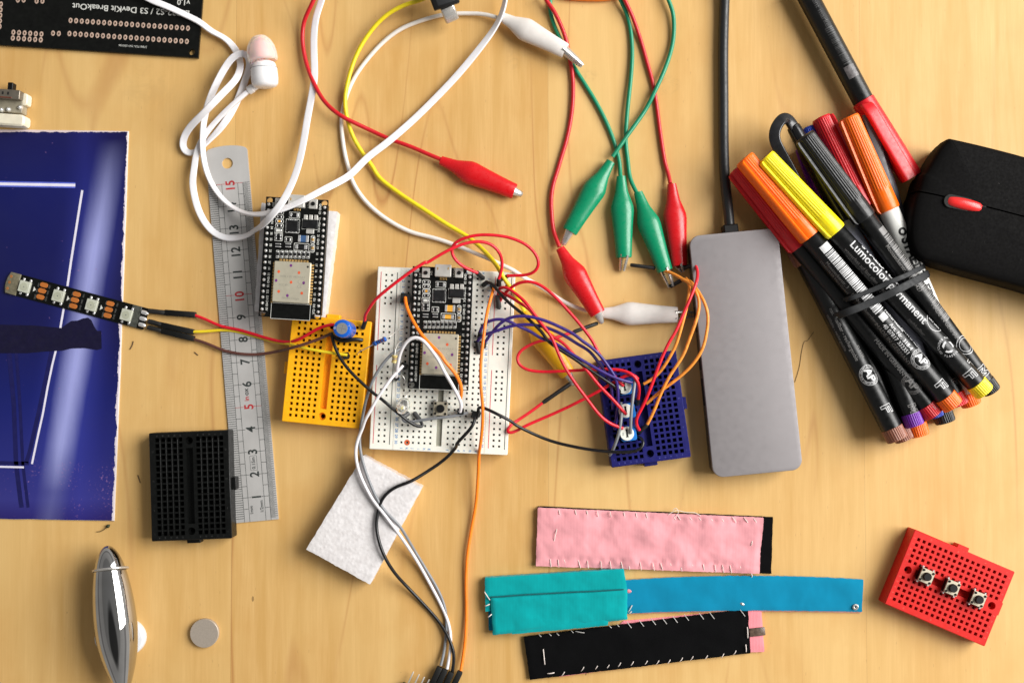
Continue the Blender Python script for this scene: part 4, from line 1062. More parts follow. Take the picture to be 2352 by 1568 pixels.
# resistors
def resistor(label, view, A, B, leads, body, bands, r=5.4):
    a, b = at(*d(view, *A[:2]), A[2]), at(*d(view, *B[:2]), B[2])
    t = Thing('resistor', label, 'resistor', Vector((a.x, a.y, 46)))
    prof = [(0, 1.6), (.02, r*.8), (.1, r*1.05), (.2, r), (.27, r*.82), (.73, r*.82), (.8, r), (.9, r*1.05), (.98, r*.8), (1, 1.6)]
    m = MB(); m.lathe(a, b, prof, 18); t.part('body', m, body, world=True)
    for q, mt in bands:
        m = MB(); rr = r*(.86 if .25 < q < .75 else 1.07); m.lathe(a.lerp(b, q-.035), a.lerp(b, q+.035), [(0, rr), (1, rr)], 18); t.part('colour_band', m, M[mt], world=True)
    for L in leads:
        m = MB(); m.tube(path(*L), 1.15, 8); t.part('lead', m, M['silver'], world=True)
resistor('blue banded resistor bridging the yellow and white breadboards', 'YB', (1285, 445, 76), (1452, 372, 88),
         [[('YB', '1290,442,76 1220,485,70 1150,520,62 1095,550,54 1078,580,44')], [('YB', '1448,374,88 1500,345,86 1570,290,76 1650,235,56 1690,238,46')]],
         M['resistor_blue'], [(.15, 'band_dark'), (.36, 'band_dark'), (.5, 'band_dark'), (.63, 'band_red'), (.86, 'band_red')])
resistor('pale banded resistor standing on the left edge of the white breadboard', 'B1', (497, 1425, 78), (487, 1535, 72),
         [[('B1', '496,1428,78 494,1370,80 520,1295,76 560,1235,62 620,1215,50 660,1215,44')], [('B2', '487,35,72 488,90,60 500,140,50 510,150,44')]],
         M['resistor_tan'], [(.2, 'band_gold'), (.42, 'band_purple'), (.6, 'band_gold')], r=6.2)
m = MB(); m.tube(path(('B2', '585,205,60 610,225,62 640,280,60 645,340,56 625,420,44')), 1.1, 8)
single('wire_leg', 'thin bare metal component leg curling beside the microcontroller board', 'wire', m, M['silver'])
# LED
a, b = at(*d('B2', 632, 622), 58), at(*d('B2', 578, 725), 92)
t = Thing('indicator_led', 'clear round LED leaning over the left side of the white breadboard', 'led', Vector((a.x, a.y, 45)))
m = MB(); m.lathe(a, b, [(0, 15.2), (.12, 15.2), (.13, 13.2), (.72, 13), (.86, 11), (.95, 7), (1, 2)], 28); t.part('lens', m, M['led_clear'], world=True, angle=60)
m = MB(); m.lathe(a.lerp(b, .1), a.lerp(b, .55), [(0, 4), (.6, 4.5), (1, 6)], 12); t.part('reflector_cup', m, M['led_die'], world=True)
m = MB(); m.tube(path(('B2', '640,600,58 645,540,60 670,490,56 705,450,46')), 1.1, 8); t.part('lead', m, M['silver'], world=True)
m = MB(); m.tube(path(('B2', '622,640,56 640,690,52 650,720,44')), 1.1, 8); t.part('lead', m, M['silver'], world=True)
# trimmers
for (x, y, lb, rz) in ((482, 505, 'topmost trimmer on the blue breadboard, half hidden by red and purple wires', 12), (497, 790, 'middle trimmer on the blue breadboard with a red wire over its dial', 8), (512, 1065, 'lowest trimmer on the blue breadboard with a fully visible white dial', 8)):
    c = at(*d('BL', x, y), 66)
    t = Thing('trimmer_potentiometer', lb, 'trimmer', Vector((c.x, c.y, 44)), rz, 'blue trimmers with white dials')
    m = MB(); m.box(3, -1, 35, 33, 0, 17, 1.2, 5); t.part('base', m, M['trim_blue'])
    m = MB(); m.lathe(Vector((-1, 0, 17)), Vector((-1, 0, 23)), [(0, 15.6), (.85, 15.6), (1, 14.8)], 32); dl = t.part('dial', m, M['trim_white'])
    m = MB(); m.box(-1, 1, 4.2, 17, 22.8, 23.2, .1, .6); m.box(-1, 9, 5.2, 2.6, 22.8, 23.4, .1, .4); m.box(-1, -7, 5.2, 2.6, 22.8, 23.4, .1, .4); t.part('slot', m, M['hole_dark'], parent=dl)
    m = MB(); m.text('503', -9.5, 0, 23.3, 5, rot=80); t.part('lettering', m, M['pen_grey'], parent=dl)
    for sx, sy in ((18, 8), (18, -8), (-19, 0)): m = MB(); m.box(sx, sy, 4, 4, -4, 7, .4, .5); t.part('leg', m, M['solder'])
# ------------------------------------------------------------------ LED strip
a = at(*d('LS', 125, 255), 8); b = at(*d('LS', 2145, 795), 8)
rot = math.degrees(math.atan2((b-a).y, (b-a).x)); Ls = (b-a).length
t = Thing('led_strip', 'short black LED strip with four square white lamps and copper pads', 'led strip', Vector((a.x, a.y, 4)), rot)
m = MB(); hw = 25
def arcp(x0, x1): return [(x1, -hw), (x1, hw), (x0+1, hw), (x0-3.5, hw*.5), (x0-5, 0), (x0-4, -hw*.5), (x0, -hw)]
m.prism(arcp(0, Ls), 0, 2.6, .3); t.part('flexible_board', m, M['pcb_black'])
def clearcoat():
    n = N('silicone_coating'); n.set(Base_Color=(.9, .9, .84, 1), Roughness=.25); n.b.inputs['Transmission Weight'].default_value = 1; n.b.inputs['IOR'].default_value = 1.12
    n.b.inputs['Alpha'].default_value = .35; n.bump(n.noise(n.mapping(), 350, 3), .3, .0003); return n.m
m = MB(); m.prism(arcp(-1, 24), 2.7, 6.5, 2, steps=3); t.part('cut_end', m, M['coat_old'] if 'coat_old' in M else plastic('coat_end', (112, 106, 86), .35, .2, 900, .3))
LEDX = [(365, 320), (860, 455), (1350, 590), (1862, 735)]
for x, y in LEDX:
    p = t.local(at(*d('LS', x, y), 10)); m = MB(); m.box(p.x, p.y, 25, 26, 2.6, 11, .8, 1.5); ch = t.part('led_chip', m, plastic('led_body', (186, 188, 172), .4, .05) if 'led_body' not in M else M['led_body']); 
    m = MB(); m.lathe(Vector((p.x, p.y, 10.9)), Vector((p.x, p.y, 11.3)), [(0, 9.4), (1, 9)], 24); t.part('lens', m, M['led_lens'] if 'led_lens' in M else plastic('led_lens', (172, 174, 154), .2, .06), parent=ch)
    m = MB(); m.lathe(Vector((p.x, p.y, 11.2)), Vector((p.x, p.y, 11.6)), [(0, 1.3), (1, 1.2)], 10); t.part('die', m, M['pen_grey'], parent=ch)
    m = MB()
    for sx in (-8, 8):
        for sy in (-1, 1): m.box(p.x+sx+1, p.y+sy*16, 5, 7, 2.6, 5.5, .8, 1.5)
    t.part('solder_legs', m, M['solder'], parent=ch)
    m = MB(); q = p.x + 19; m.poly([(q, p.y+6), (q, p.y-6), (q+6, p.y)][::-1], 2.8); t.part('direction_mark', m, M['silk'])
P('copper', (206, 122, 56), .4, .1, metal=.35)
for x, y in ((655, 295), (625, 380), (600, 470), (1135, 430), (1107, 515), (1083, 603), (1628, 568), (1605, 655), (1586, 742)):
    p = t.local(at(*d('LS', x, y), 4)); m = MB(); m.prism(rrect(p.x, p.y, 18.5, 10.8, 5, 4), 2.5, 3.1, .2); t.part('copper_pad', m, M['copper'])
for x, y in ((185, 170), (158, 255), (130, 345)):
    p = t.local(at(*d('LS', x, y), 4)); m = MB(); m.prism(rrect(p.x, p.y, 6, 7, 2.5, 3), 6.2, 6.8, .2); t.part('copper_pad', m, M['copper_dull'] if 'copper_dull' in M else plastic('copper_dull', (150, 96, 50), .5, .1))
for x, y in ((2135, 700), (2110, 790), (2095, 880)):
    p = t.local(at(*d('LS', x, y), 5)); m = MB(); m.lathe(Vector((p.x-9, p.y, 4.5)), Vector((p.x+9, p.y, 4.5)), [(0, 2), (.12, 4.6), (.5, 5), (.85, 4.4), (1, 2)], 12, sq=.8); t.part('solder_joint', m, M['solder'])
m = MB()
for (x, y), s1, s2 in (((545, 375), 'DIN', '+5V'), ((1045, 505), 'DIN', '+5V'), ((1540, 640), 'DIN', '+5V')):
    for k, tx in enumerate(('+5V', 'DO', 'GND')):
        p = t.local(at(*d('LS', x + 28 - k*25, y - 85 + k*88), 4)); m.text(tx, p.x, p.y, 2.85, 5.2, rot=-90)
        p = t.local(at(*d('LS', x + 190 - k*25, y - 55 + k*88), 4)); m.text(('+5V', 'DIN', 'GND')[k], p.x, p.y, 2.85, 5.2, rot=-90)
t.part('lettering', m, M['silk_dim'])
m = MB(); p0 = t.local(at(*d('LS', 2010, 760), 4)); m.box(p0.x - 4, 0, 22, 49, 2.7, 4.2, .6, 1); t.part('coating_edge', m, plastic('coating_edge', (70, 72, 66), .18, .3, 600, .5))
# ------------------------------------------------------------------ printed booklet
def booklet():
    a = at(-170, 295, 4); TR = at(295, 301, 4); BR = at(262, 1196, 4); BL = at(-190, 1188, 4)
    t = Thing('booklet', 'worn booklet with a blue photo cover partly off the left edge', 'booklet', Vector((*TR.xy, 0)), 0)
    Lp = [t.local(p) for p in (a, TR, BR, BL)]
    # uneven, worn outline
    out = []
    random.seed(11)
    for i in range(4):
        p, q = Lp[i].xy, Lp[(i+1) % 4].xy; nn = 46 if i in (1,) else 24
        dr = (q-p).normalized(); pr = Vector((-dr.y, dr.x))
        for k in range(nn):
            if k == 0: cpt = p - dr*0 ; out.append(tuple(cpt)); continue
            out.append(tuple(p.lerp(q, k/nn) + pr*(mnoise.noise(Vector((k*.45, i*3, 0)))*.9 + math.sin(k/nn*math.pi)*(1.2 if i == 1 else 0))))
    m = MB(); m.prism(out, 0, 3.0, .4); t.part('pages', m, plastic('paper_edge', (206, 200, 190), .8, .06))
    n = N('cover_print'); sep = n.n('ShaderNodeSeparateXYZ'); n.l(n.tc(), sep.inputs[0])
    X = n.math('DIVIDE', sep.outputs[0], U); Y = n.math('DIVIDE', sep.outputs[1], U)     # px, origin at the top right corner
    nv = n.noise(n.mapping(), 45, 5, .6)
    up = n.ramp(n.math('DIVIDE', Y, -900), [(0, rgb(26, 22, 78)), (.14, rgb(18, 28, 104)), (.3, rgb(20, 24, 86)), (.5, rgb(20, 20, 74)), (.68, rgb(24, 40, 130)), (.84, rgb(58, 66, 160)), (.94, rgb(84, 86, 176)), (1, rgb(60, 40, 120))])
    dk = n.ramp(n.math('DIVIDE', X, -295), [(0, rgb(22, 16, 70)), (.16, rgb(26, 26, 104)), (.34, rgb(44, 52, 150)), (.5, rgb(26, 34, 116)), (1, rgb(20, 30, 104))])
    c = n.mix(.45, up, dk)
    c = n.mix(1.0, c, (.6, .55, .66, 1), 'MULTIPLY')
    # printed beam of light: centre line x(y)
    xc = n.math('ADD', n.math('MULTIPLY', Y, .155), -44 + 12)
    dx = n.math('ABSOLUTE', n.math('SUBTRACT', X, xc))
    wob = n.math('MULTIPLY', n.noise(n.mapping((1, .12, 1)), 160, 4, .7), 22)
    beam = n.math('SUBTRACT', 1, n.math('DIVIDE', n.math('ADD', dx, n.math('MULTIPLY', wob, .5)), 46), clamp=True)
    fade = n.ramp(n.math('DIVIDE', Y, -900), [(.02, (.0,)*3), (.14, (.35,)*3), (.3, (.9,)*3), (.46, (.75,)*3), (.6, (.95,)*3), (.8, (.8,)*3), (.92, (.12,)*3)])
    c = n.mix(n.math('MULTIPLY', n.math('MULTIPLY', n.math('POWER', beam, 1.25), 1.3, clamp=True), fade), c, rgb(188, 192, 232))
    halo = n.math('MULTIPLY', n.math('POWER', n.math('SUBTRACT', 1, n.math('DIVIDE', dx, 95), clamp=True), 1.6), fade)
    c = n.mix(n.math('MULTIPLY', halo, .42), c, rgb(80, 88, 196))
    # dark speckled skyline at the foot of the picture
    pk = n.noise(n.mapping((1, 1, 1)), 900, 4, .75); yb_ = n.math('DIVIDE', Y, -900)
    low = n.ramp(yb_, [(.83, (0,)*3), (.9, (1,)*3), (.95, (.5,)*3), (1, (.2,)*3)])
    c = n.mix(n.math('MULTIPLY', n.math('MULTIPLY', n.math('GREATER_THAN', n.math('ADD', pk, n.math('MULTIPLY', n.noise(n.mapping(), 70, 3), .35)), .83), low), .6), c, rgb(176, 128, 170))
    # wear: white paper showing at the right edge and corners, tiny pink scuffs
    slope = -(TR - BR).x / (TR - BR).y
    ed = n.math('ADD', X, n.math('MULTIPLY', Y, slope)); wn = n.noise(n.mapping((1, .5, 1)), 330, 5, .7)
    wear = n.math('GREATER_THAN', n.math('ADD', ed, n.math('MULTIPLY', n.math('SUBTRACT', wn, .5), 22)), -3.4)
    c = n.mix(wear, c, rgb(222, 210, 218))
    top = n.math('GREATER_THAN', n.math('ADD', Y, n.math('MULTIPLY', n.math('SUBTRACT', wn, .5), 10)), -2.6)
    c = n.mix(top, c, rgb(214, 196, 198))
    sc = n.math('GREATER_THAN', n.noise(n.mapping(), 260, 3, .8), .715)
    c = n.mix(n.math('MULTIPLY', sc, .6), c, rgb(150, 110, 160))
    c = n.mix(n.math('MULTIPLY', n.math('SUBTRACT', nv, .5), .25, clamp=True), c, rgb(16, 18, 60))
    n.set(Base_Color=c, Roughness=n.ramp(nv, [(.3, (.3,)*3), (.7, (.42,)*3)])); n.bump(n.noise(n.mapping(), 300, 4), .12, .0001)
    cov = [tuple(Vector(p)) for p in out]
    m = MB(); m.prism(inset(ccw(cov), .8), 3.05, 4.0, .3); cv = t.part('cover', m, n.m)
    z = 4.25
    def strip(pts, w, mat, name, vw):
        Q = [t.local(at(*d(vw, *p), 4)) for p in pts]; m = MB()
        for p, q in zip(Q, Q[1:]):
            s_ = (q-p).cross(Vector((0, 0, 1))).normalized() * w/2; m.quad(*[(v.x, v.y, z) for v in (p-s_, q-s_, q+s_, p+s_)])
        return t.part(name, m, mat, parent=cv)
    lw = plastic('print_white', (226, 222, 236), .35, .04, bump=0); dkm = plastic('print_dark', (16, 12, 44), .35, .1, bump=0); dm = plastic('print_navy', (22, 22, 80), .35, .1, bump=0)
    glow = plastic('print_glow', (86, 100, 200), .35, .1, bump=0)
    strip([(-700, 113), (675, 137)], 13, glow, 'printed_glow', 'c0r1')
    z = 4.4
    strip([(-700, 113), (675, 137)], 6.5, lw, 'printed_light_line', 'c0r1')
    for k in range(0): pass
    strip([(738, 182), (700, 420), (640, 800), (605, 1040)], 5.2, lw, 'printed_light_line', 'c0r1')
    strip([(572, 1240), (541, 1415)], 4.8, lw, 'printed_light_line', 'c0r1')
    strip([(508, 88), (470, 240), (430, 430), (385, 680), (340, 880), (287, 1130)], 4.6, lw, 'printed_light_line', 'c0r2')
    strip([(-700, 1138), (215, 1160)], 4.4, lw, 'printed_light_line', 'c0r2')
    z = 4.3
    strip([(470, 90), (420, 330), (340, 700), (270, 1010), (235, 1120)], 9, dm, 'printed_frame_bar', 'c0r2')
    strip([(-700, 1105), (260, 1125)], 8, dm, 'printed_frame_bar', 'c0r2')
    strip([(80, 100), (125, 600), (145, 1130), (185, 1460), (195, 1520)], 10, dm, 'printed_post', 'c0r2')
    strip([(145, 100), (180, 600), (205, 1130), (245, 1460), (252, 1520)], 7, dm, 'printed_post', 'c0r2')
    m = MB(); pl = [(-700, 1370), (0, 1385), (300, 1392), (550, 1415), (590, 1385), (640, 1352), (700, 1348), (740, 1330), (790, 1322), (820, 1345), (845, 1400), (870, 1440), (908, 1440), (912, 1600), (870, 1612), (760, 1595), (640, 1598), (560, 1618), (400, 1625), (250, 1640), (0, 1640), (-700, 1640)]
    Q = [t.local(at(*d('c0r1', *p), 4)) for p in pl]; m.poly([(q.x, q.y) for q in Q], 4.5); t.part('printed_silhouette', m, dkm, parent=cv)
booklet()
# ------------------------------------------------------------------ breakout board top left
def breakout():
    z = 9.0
    a = at(*d('c0r0', 1775, 520), z); b = at(*d('c0r0', 0, 405), z); ax = (a-b).normalized(); rot = math.degrees(math.atan2(ax.y, ax.x))
    t = Thing('breakout_board', 'bare black circuit board with two long rows of plated holes at the top left', 'circuit board', Vector((a.x, a.y, 0)), rot)
    W, L = 520, 300; m = MB(); z0 = 1
    hx, hy = -(1775-1720)*.2564, (520-468)*.2564 - 1
    hx, hy = t.local(at(*d('c0r0', 1720, 468), z)).xy
    rr = 9
    xs = [-W, 0, hx-9, hx+9]; ys = [0, L, hy-9, hy+9]
    m.cells(xs, ys, lambda x, y: None if abs(x-hx) < 9 and abs(y-hy) < 9 else z)
    n = 24; o = []
    for k in range(n):
        c_, s_ = math.cos(2*math.pi*k/n), math.sin(2*math.pi*k/n); q = 9 / max(abs(c_), abs(s_)); o.append(m.av((hx+c_*q, hy+s_*q, z)))
    aa = [m.av((hx+7*math.cos(2*math.pi*k/n), hy+7*math.sin(2*math.pi*k/n), z)) for k in range(n)]; b2 = [m.av((hx+7*math.cos(2*math.pi*k/n), hy+7*math.sin(2*math.pi*k/n), z0)) for k in range(n)]
    for k in range(n): j = (k+1) % n; m.af((o[k], o[j], aa[j], aa[k])); m.af((aa[k], aa[j], b2[j], b2[k]))
    O = [(-W, 0), (0, 0), (0, L), (-W, L)]; m.rings([[(x, y, z0) for x, y in O], [(x, y, z) for x, y in O]], cap=False)
    t.part('board', m, M['pcb_black'])
    P('tin', (206, 178, 160), .4, .06, metal=.25, bump=.2)
    m = MB()
    def ring(x, y):
        p = t.local(at(*d('c0r0', x, y), z)); nn = 14
        a_ = [m.av((p.x+4.6*math.cos(2*math.pi*k/nn), p.y+6.3*math.sin(2*math.pi*k/nn), z+.1)) for k in range(nn)]; b_ = [m.av((p.x+2.3*math.cos(2*math.pi*k/nn), p.y+2.9*math.sin(2*math.pi*k/nn), z+.45)) for k in range(nn)]
        c_ = [m.av((p.x+2.1*math.cos(2*math.pi*k/nn), p.y+2.7*math.sin(2*math.pi*k/nn), z+.1)) for k in range(nn)]
        for k in range(nn): j = (k+1) % nn; m.af((a_[k], a_[j], b_[j], b_[k])); m.af((b_[k], b_[j], c_[j], c_[k]))
        m.cur = 1; m.af(c_); m.cur = 0
    for k in range(22): ring(632 + k*50.1, 185 + k*3.35)
    for k in range(22): ring(622 + k*50.1, 303 + k*3.35)
    for k in range(6): ring(120 + k*50.2, 292 + k*3.2); ring(115 + k*50, 343 + k*3.2)
    ring(475, 300); ring(527, 303)
    for k in range(5): ring(8 - k*3, 40 + k*50)
    for x in (160, 212, 328, 380): ring(x, 2 if x < 250 else 12)
    t.part('plated_holes', m, [M['tin'], M['etched_hole'] if 'etched_hole' in M else plastic('etched_hole', (70, 52, 34), .7, .2, bump=0)])
    m = MB()
    p = t.local(at(*d('c0r0', 1175, 88), z)); q1 = t.local(at(*d('c0r0', 655, 48), z)); q2 = t.local(at(*d('c0r0', 1700, 118), z))
    V, F = text_geo('ESP32-S2 / S3 DevKit BreakOut', 0); w = max(v.x for v in V) - min(v.x for v in V); sz = 19.5; sx = (q2-q1).length / (w*sz)
    m.text('ESP32-S2 / S3 DevKit BreakOut', p.x, p.y, z+.15, sz, rot=180, bold=.012, sx=sx)
    p = t.local(at(*d('c0r0', 1645, 22), z)); m.text('v1.0', p.x, p.y, z+.15, 18, rot=180, bold=.012)
    p = t.local(at(*d('c0r0', 1190, 415), z)); m.text('3786177A-Y67-230106', p.x, p.y, z+.15, 7, rot=180)
    t.part('lettering', m, M['silk'])
breakout()
# ------------------------------------------------------------------ slide switch module at the left edge
t = Thing('slide_switch', 'small grey slide switch module with white ends above the booklet', 'switch', Vector((*at(15, 240, 0).xy, 0)), -4)
def sbox(name, x0, y0, x1, y1, za, zb, mat, b=1, r=1.5, par=None):
    p = t.local(at(*d('SW', x0, y0), zb)); q = t.local(at(*d('SW', x1, y1), zb)); m = MB(); m.box((p.x+q.x)/2, (p.y+q.y)/2, abs(p.x-q.x), abs(p.y-q.y), za, zb, b, r); return t.part(name, m, mat, parent=par)
P('ivory', (228, 220, 198), .4, .05, sss=.1); P('tinplate', (128, 120, 108), .4, .12, metal=.6, bump=.3); P('phenolic', (96, 50, 34), .5, .2); P('fibre', (150, 142, 122), .5, .2)
sbox('white_end', -500, 400, 700, 800, 2, 24, M['ivory'], 2, 6)
sbox('white_end', -500, 960, 620, 1340, 2, 34, M['ivory'], 4, 8)
sbox('contact_board', -500, 560, 560, 1000, 2, 28, M['fibre'], 1, 2)
mt = sbox('metal_case', -500, 330, 500, 640, 4, 44, M['tinplate'], 1, 1.5)
sbox('case_slot', 50, 430, 90, 510, 43.9, 44.3, M['hole_dark'], .1, .5, mt); sbox('case_slot', 190, 440, 230, 520, 43.9, 44.3, M['hole_dark'], .1, .5, mt)
sbox('insulator', -500, 520, 300, 610, 20, 46, M['phenolic'], 1, 1)
sbox('lever', 205, 190, 320, 400, 14, 32, M['rubber_black'], 1, 1)
for x, y in ((500, 840), (195, 890), (10, 900)):
    p = t.local(at(*d('SW', x, y), 34)); m = MB(); m.lathe(Vector((p.x, p.y, 26)), Vector((p.x, p.y, 35)), [(0, 6), (.5, 5), (.85, 3.4), (1, 1)], 14); t.part('solder_joint', m, M['solder'])
# ------------------------------------------------------------------ marker pens
def pen(label, capend, tail, zc, zt, cap, body, plug, r_cap=(21, 26), capL=228, r_b=(23, 22.5), marks=None, roll=0, clipang=120, cap_rib=True, plugL=30):
    a = at(*capend, zc); b = at(*tail, zt); L = (b-a).length; ax = (b-a).normalized()
    side = ax.cross(Vector((0, 0, 1))).normalized(); up = side.cross(ax)     # local x along the pen, y = left, z up
    left = up.cross(ax)
    t = Thing('marker_pen', label, 'pen', Vector((a.x, a.y, 0)), 0, 'marker pens held by an elastic band')
    F = Matrix(((ax.x, left.x, up.x, a.x), (ax.y, left.y, up.y, a.y), (ax.z, left.z, up.z, a.z), (0, 0, 0, 1)))
    def along(x): return a + ax * x
    rb = lambda x: r_b[0] + (r_b[1]-r_b[0])*max(0, (x-capL))/(L-capL)
    m = MB(); m.lathe(along(capL-6), along(L-plugL), [(0, r_b[0]-4), (.015, r_b[0]), (.5, (r_b[0]+r_b[1])/2), (.985, r_b[1]), (1, r_b[1]-.8)], 40); t.part('barrel', m, body, world=True)
    m = MB()
    if cap_rib:
        m.lathe(along(0), along(capL), [(0, r_cap[0]-7), (.004, r_cap[0]-1.5), (.02, r_cap[0]), (.04, r_cap[0]+.3), (.76, r_cap[0]+(r_cap[1]-r_cap[0])*.78), (.80, r_cap[1]-.6), (.985, r_cap[1]), (1, r_cap[1]-1.2), (1.0, r_b[0]-1)], 40, rib=(26, 1.4, .03, .77))
    else: m.lathe(along(0), along(capL), [(0, r_cap[0]-3), (.01, r_cap[0]), (.99, r_cap[1]), (1, r_b[0]-1)], 40)
    cp = t.part('cap', m, cap, world=True, angle=30)
    m = MB(); m.lathe(along(-.6), along(.4), [(0, r_cap[0]*.52), (1, r_cap[0]*.55)], 20); t.part('cap_insert', m, M['ink_black'], world=True, parent=cp)
    # clip
    m = MB(); m.M = F @ Matrix.Rotation(R(clipang), 4, 'X')
    rr = []
    for x, h in ((2, r_cap[0]-3), (5, r_cap[0]+5.5), (12, r_cap[0]+7), (capL*.8, r_cap[1]+6), (capL*.97, r_cap[1]+5), (capL, r_cap[1]+1)):
        rr.append([(x, -5, h-7), (x, 5, h-7), (x, 5, h-1), (x, 3.5, h), (x, -3.5, h), (x, -5, h-1)])
    m.rings(rr); t.part('clip', m, cap, world=True, parent=cp)
    if plug:
        m = MB(); m.lathe(along(L-plugL-.5), along(L), [(0, r_b[1]-1.5), (.03, r_b[1]+.6), (.1, r_b[1]+.8), (.85, r_b[1]+.5), (.97, r_b[1]-.8), (1, r_b[1]-4)], 40, rib=(28, 1.5, .08, .88)); t.part('end_plug', m, plug, world=True, angle=30)
    if marks:
        for nm, mt, items in marks:
            m = MB(); m.M = F @ Matrix.Rotation(R(roll), 4, 'X')
            for it in items:
                if it[0] == 't': m.text(it[1], it[2], it[3], .4, it[4], wrap=rb, bold=it[5] if len(it) > 5 else .0, rot=it[6] if len(it) > 6 else 0)
                elif it[0] == 'bar':
                    _, x0, x1, y0, y1 = it; nn = 6
                    for k in range(nn):
                        ya, yb_ = y0+(y1-y0)*k/nn, y0+(y1-y0)*(k+1)/nn; q = []
                        for X, Y in ((x0, ya), (x1, ya), (x1, yb_), (x0, yb_)): r_ = rb(X)+.25; q.append((X, r_*math.sin(Y/r_), r_*math.cos(Y/r_)))
                        m.quad(*q)
                elif it[0] == 'ring':
                    _, X, Y, ra, rbb = it; nn = 30; A = []; B = []
                    for k in range(nn):
                        c_, s_ = math.cos(2*math.pi*k/nn), math.sin(2*math.pi*k/nn); r_ = rb(X)+.25
                        A.append(m.av((X+c_*ra, r_*math.sin((Y+s_*ra)/r_), r_*math.cos((Y+s_*ra)/r_)))); B.append(m.av((X+c_*rbb, r_*math.sin((Y+s_*rbb)/r_), r_*math.cos((Y+s_*rbb)/r_))))
                    for k in range(nn): j = (k+1) % nn; m.af((A[k], A[j], B[j], B[k]))
                elif it[0] == 'arrows':
                    _, X, Y, ra = it
                    for k in range(3):
                        th = R(120*k+90); nn = 5
                        for s0, s1, w0, w1 in ((-44, 8, .3, .3), (8, 40, .44, .02)):
                            for q in range(nn):
                                f0, f1 = q/nn, (q+1)/nn; pts = []
                                for ff, sg in ((f0, -1), (f1, -1), (f1, 1), (f0, 1)):
                                    an = th + R(s0+(s1-s0)*ff); w = (w0+(w1-w0)*ff)*ra*.9; rad = ra*.72 + sg*w/2
                                    xx, yy = X+rad*math.cos(an), Y+rad*math.sin(an); r_ = rb(X)+.25; pts.append((xx, r_*math.sin(yy/r_), r_*math.cos(yy/r_)))
                                m.quad(*pts)
                elif it[0] == 'arc':      # words round a badge
                    _, s_, X, Y, rad, size, a0, da = it
                    for k, ch in enumerate(s_):
                        an = R(a0 + da*k)
                        if ch != ' ': m.text(ch, X+rad*math.cos(an), Y+rad*math.sin(an), .4, size, wrap=rb, rot=math.degrees(an)-(90 if da < 0 else -90), bold=.02)
                elif it[0] == 'F':        # outlined letter across the barrel
                    _, X, Y, s_, ch = it
                    segs = {'F': [(0, 0, 0, 10), (0, 10, 7, 10), (7, 10, 7, 8), (7, 8, 2.2, 8), (2.2, 8, 2.2, 6), (2.2, 6, 6, 6), (6, 6, 6, 4.2), (6, 4.2, 2.2, 4.2), (2.2, 4.2, 2.2, 0), (2.2, 0, 0, 0)],
                            'M': [(0, 0, 0, 10), (0, 10, 2.4, 10), (2.4, 10, 4.5, 5), (4.5, 5, 6.6, 10), (6.6, 10, 9, 10), (9, 10, 9, 0), (9, 0, 7, 0), (7, 0, 7, 6), (7, 6, 5.2, 2), (5.2, 2, 3.8, 2), (3.8, 2, 2, 6), (2, 6, 2, 0), (2, 0, 0, 0)]}[ch]
                    for x0, y0, x1, y1 in segs:   # outline of the nib-size letter
                        p0 = Vector((X + (x0-4)*s_*1.15, Y + (y0-5)*s_)); p1 = Vector((X + (x1-4)*s_*1.15, Y + (y1-5)*s_)); dd = (p1-p0).normalized()*.7; nn_ = Vector((-dd.y, dd.x))*1.0
                        pa, pb = p0-dd, p1+dd; kk = max(1, int((pb-pa).length/3))
                        for e_ in range(kk):
                            c0_, c1_ = pa.lerp(pb, e_/kk), pa.lerp(pb, (e_+1)/kk); q = []
                            for w in (c0_-nn_, c1_-nn_, c1_+nn_, c0_+nn_): r_ = rb(w.x)+.35; q.append((w.x, r_*math.sin(w.y/r_), r_*math.cos(w.y/r_)))
                            m.quad(*q)
            t.part(nm, m, mt, world=True)
    return t
def barcode(x0, y0, h, seed, n=26, step=4.6):
    random.seed(seed); out = [('bar', x0, x0+18, y0-h/2, y0+h/2)]; x = x0 + 21
    for k in range(n):
        w = random.choice((1.2, 1.8, 2.6, 3.6)); out.append(('bar', x, x+w, y0-h/2, y0+h/2)); x += w + random.choice((1.2, 1.6, 2.4))
    return out
badge = lambda X, Y: [('ring', X, Y, 23.5, 22.6), ('ring', X, Y, 17, 16.2), ('t', 'AP', X, Y, 25, .03, 0), ('arc', 'ART & CREATIVE MATERIALS', X, Y, 19.8, 5, 205, -8.6), ('arc', 'INSTITUTE CERTIFIED', X, Y, 19.8, 5, 215, 8.2)]
IW, ID = M['ink_white'], M['ink_dim']
k = M
pen('black marker with a yellow ribbed cap and yellow end plug', (1758, 360), (2262, 902), 98, 92, k['cap_yellow_pen'], k['pen_black'], k['cap_yellow_pen'],
    marks=[('lettering', IW, [('t', 'Lumocolor permanent', 385, 4, 26, .008), ('t', 'STAEDTLER', 350, 25, 24, .03), ('t', 'DRY SAFE', 520, 21, 7.5, .03), ('ring', 520, 24, 22, 20.8), ('arrows', 577, 4, 16), ('arc', '97% RECYCLED PLASTIC', 577, 4, 21.5, 6.5, 130, 13), ('F', 657, -3, 2.6, 'F'), ('F', 640, 26, 2.3, 'F')]),
           ('small_print', ID, [('t', 'wasserfest auf fast allen Flaechen', 340, -16, 11), ('t', 'waterproof on most surfaces', 336, -26, 9.5), ('t', 'nachfuellbar', 500, -18, 10)])], clipang=60, r_b=(22.5, 22.5))
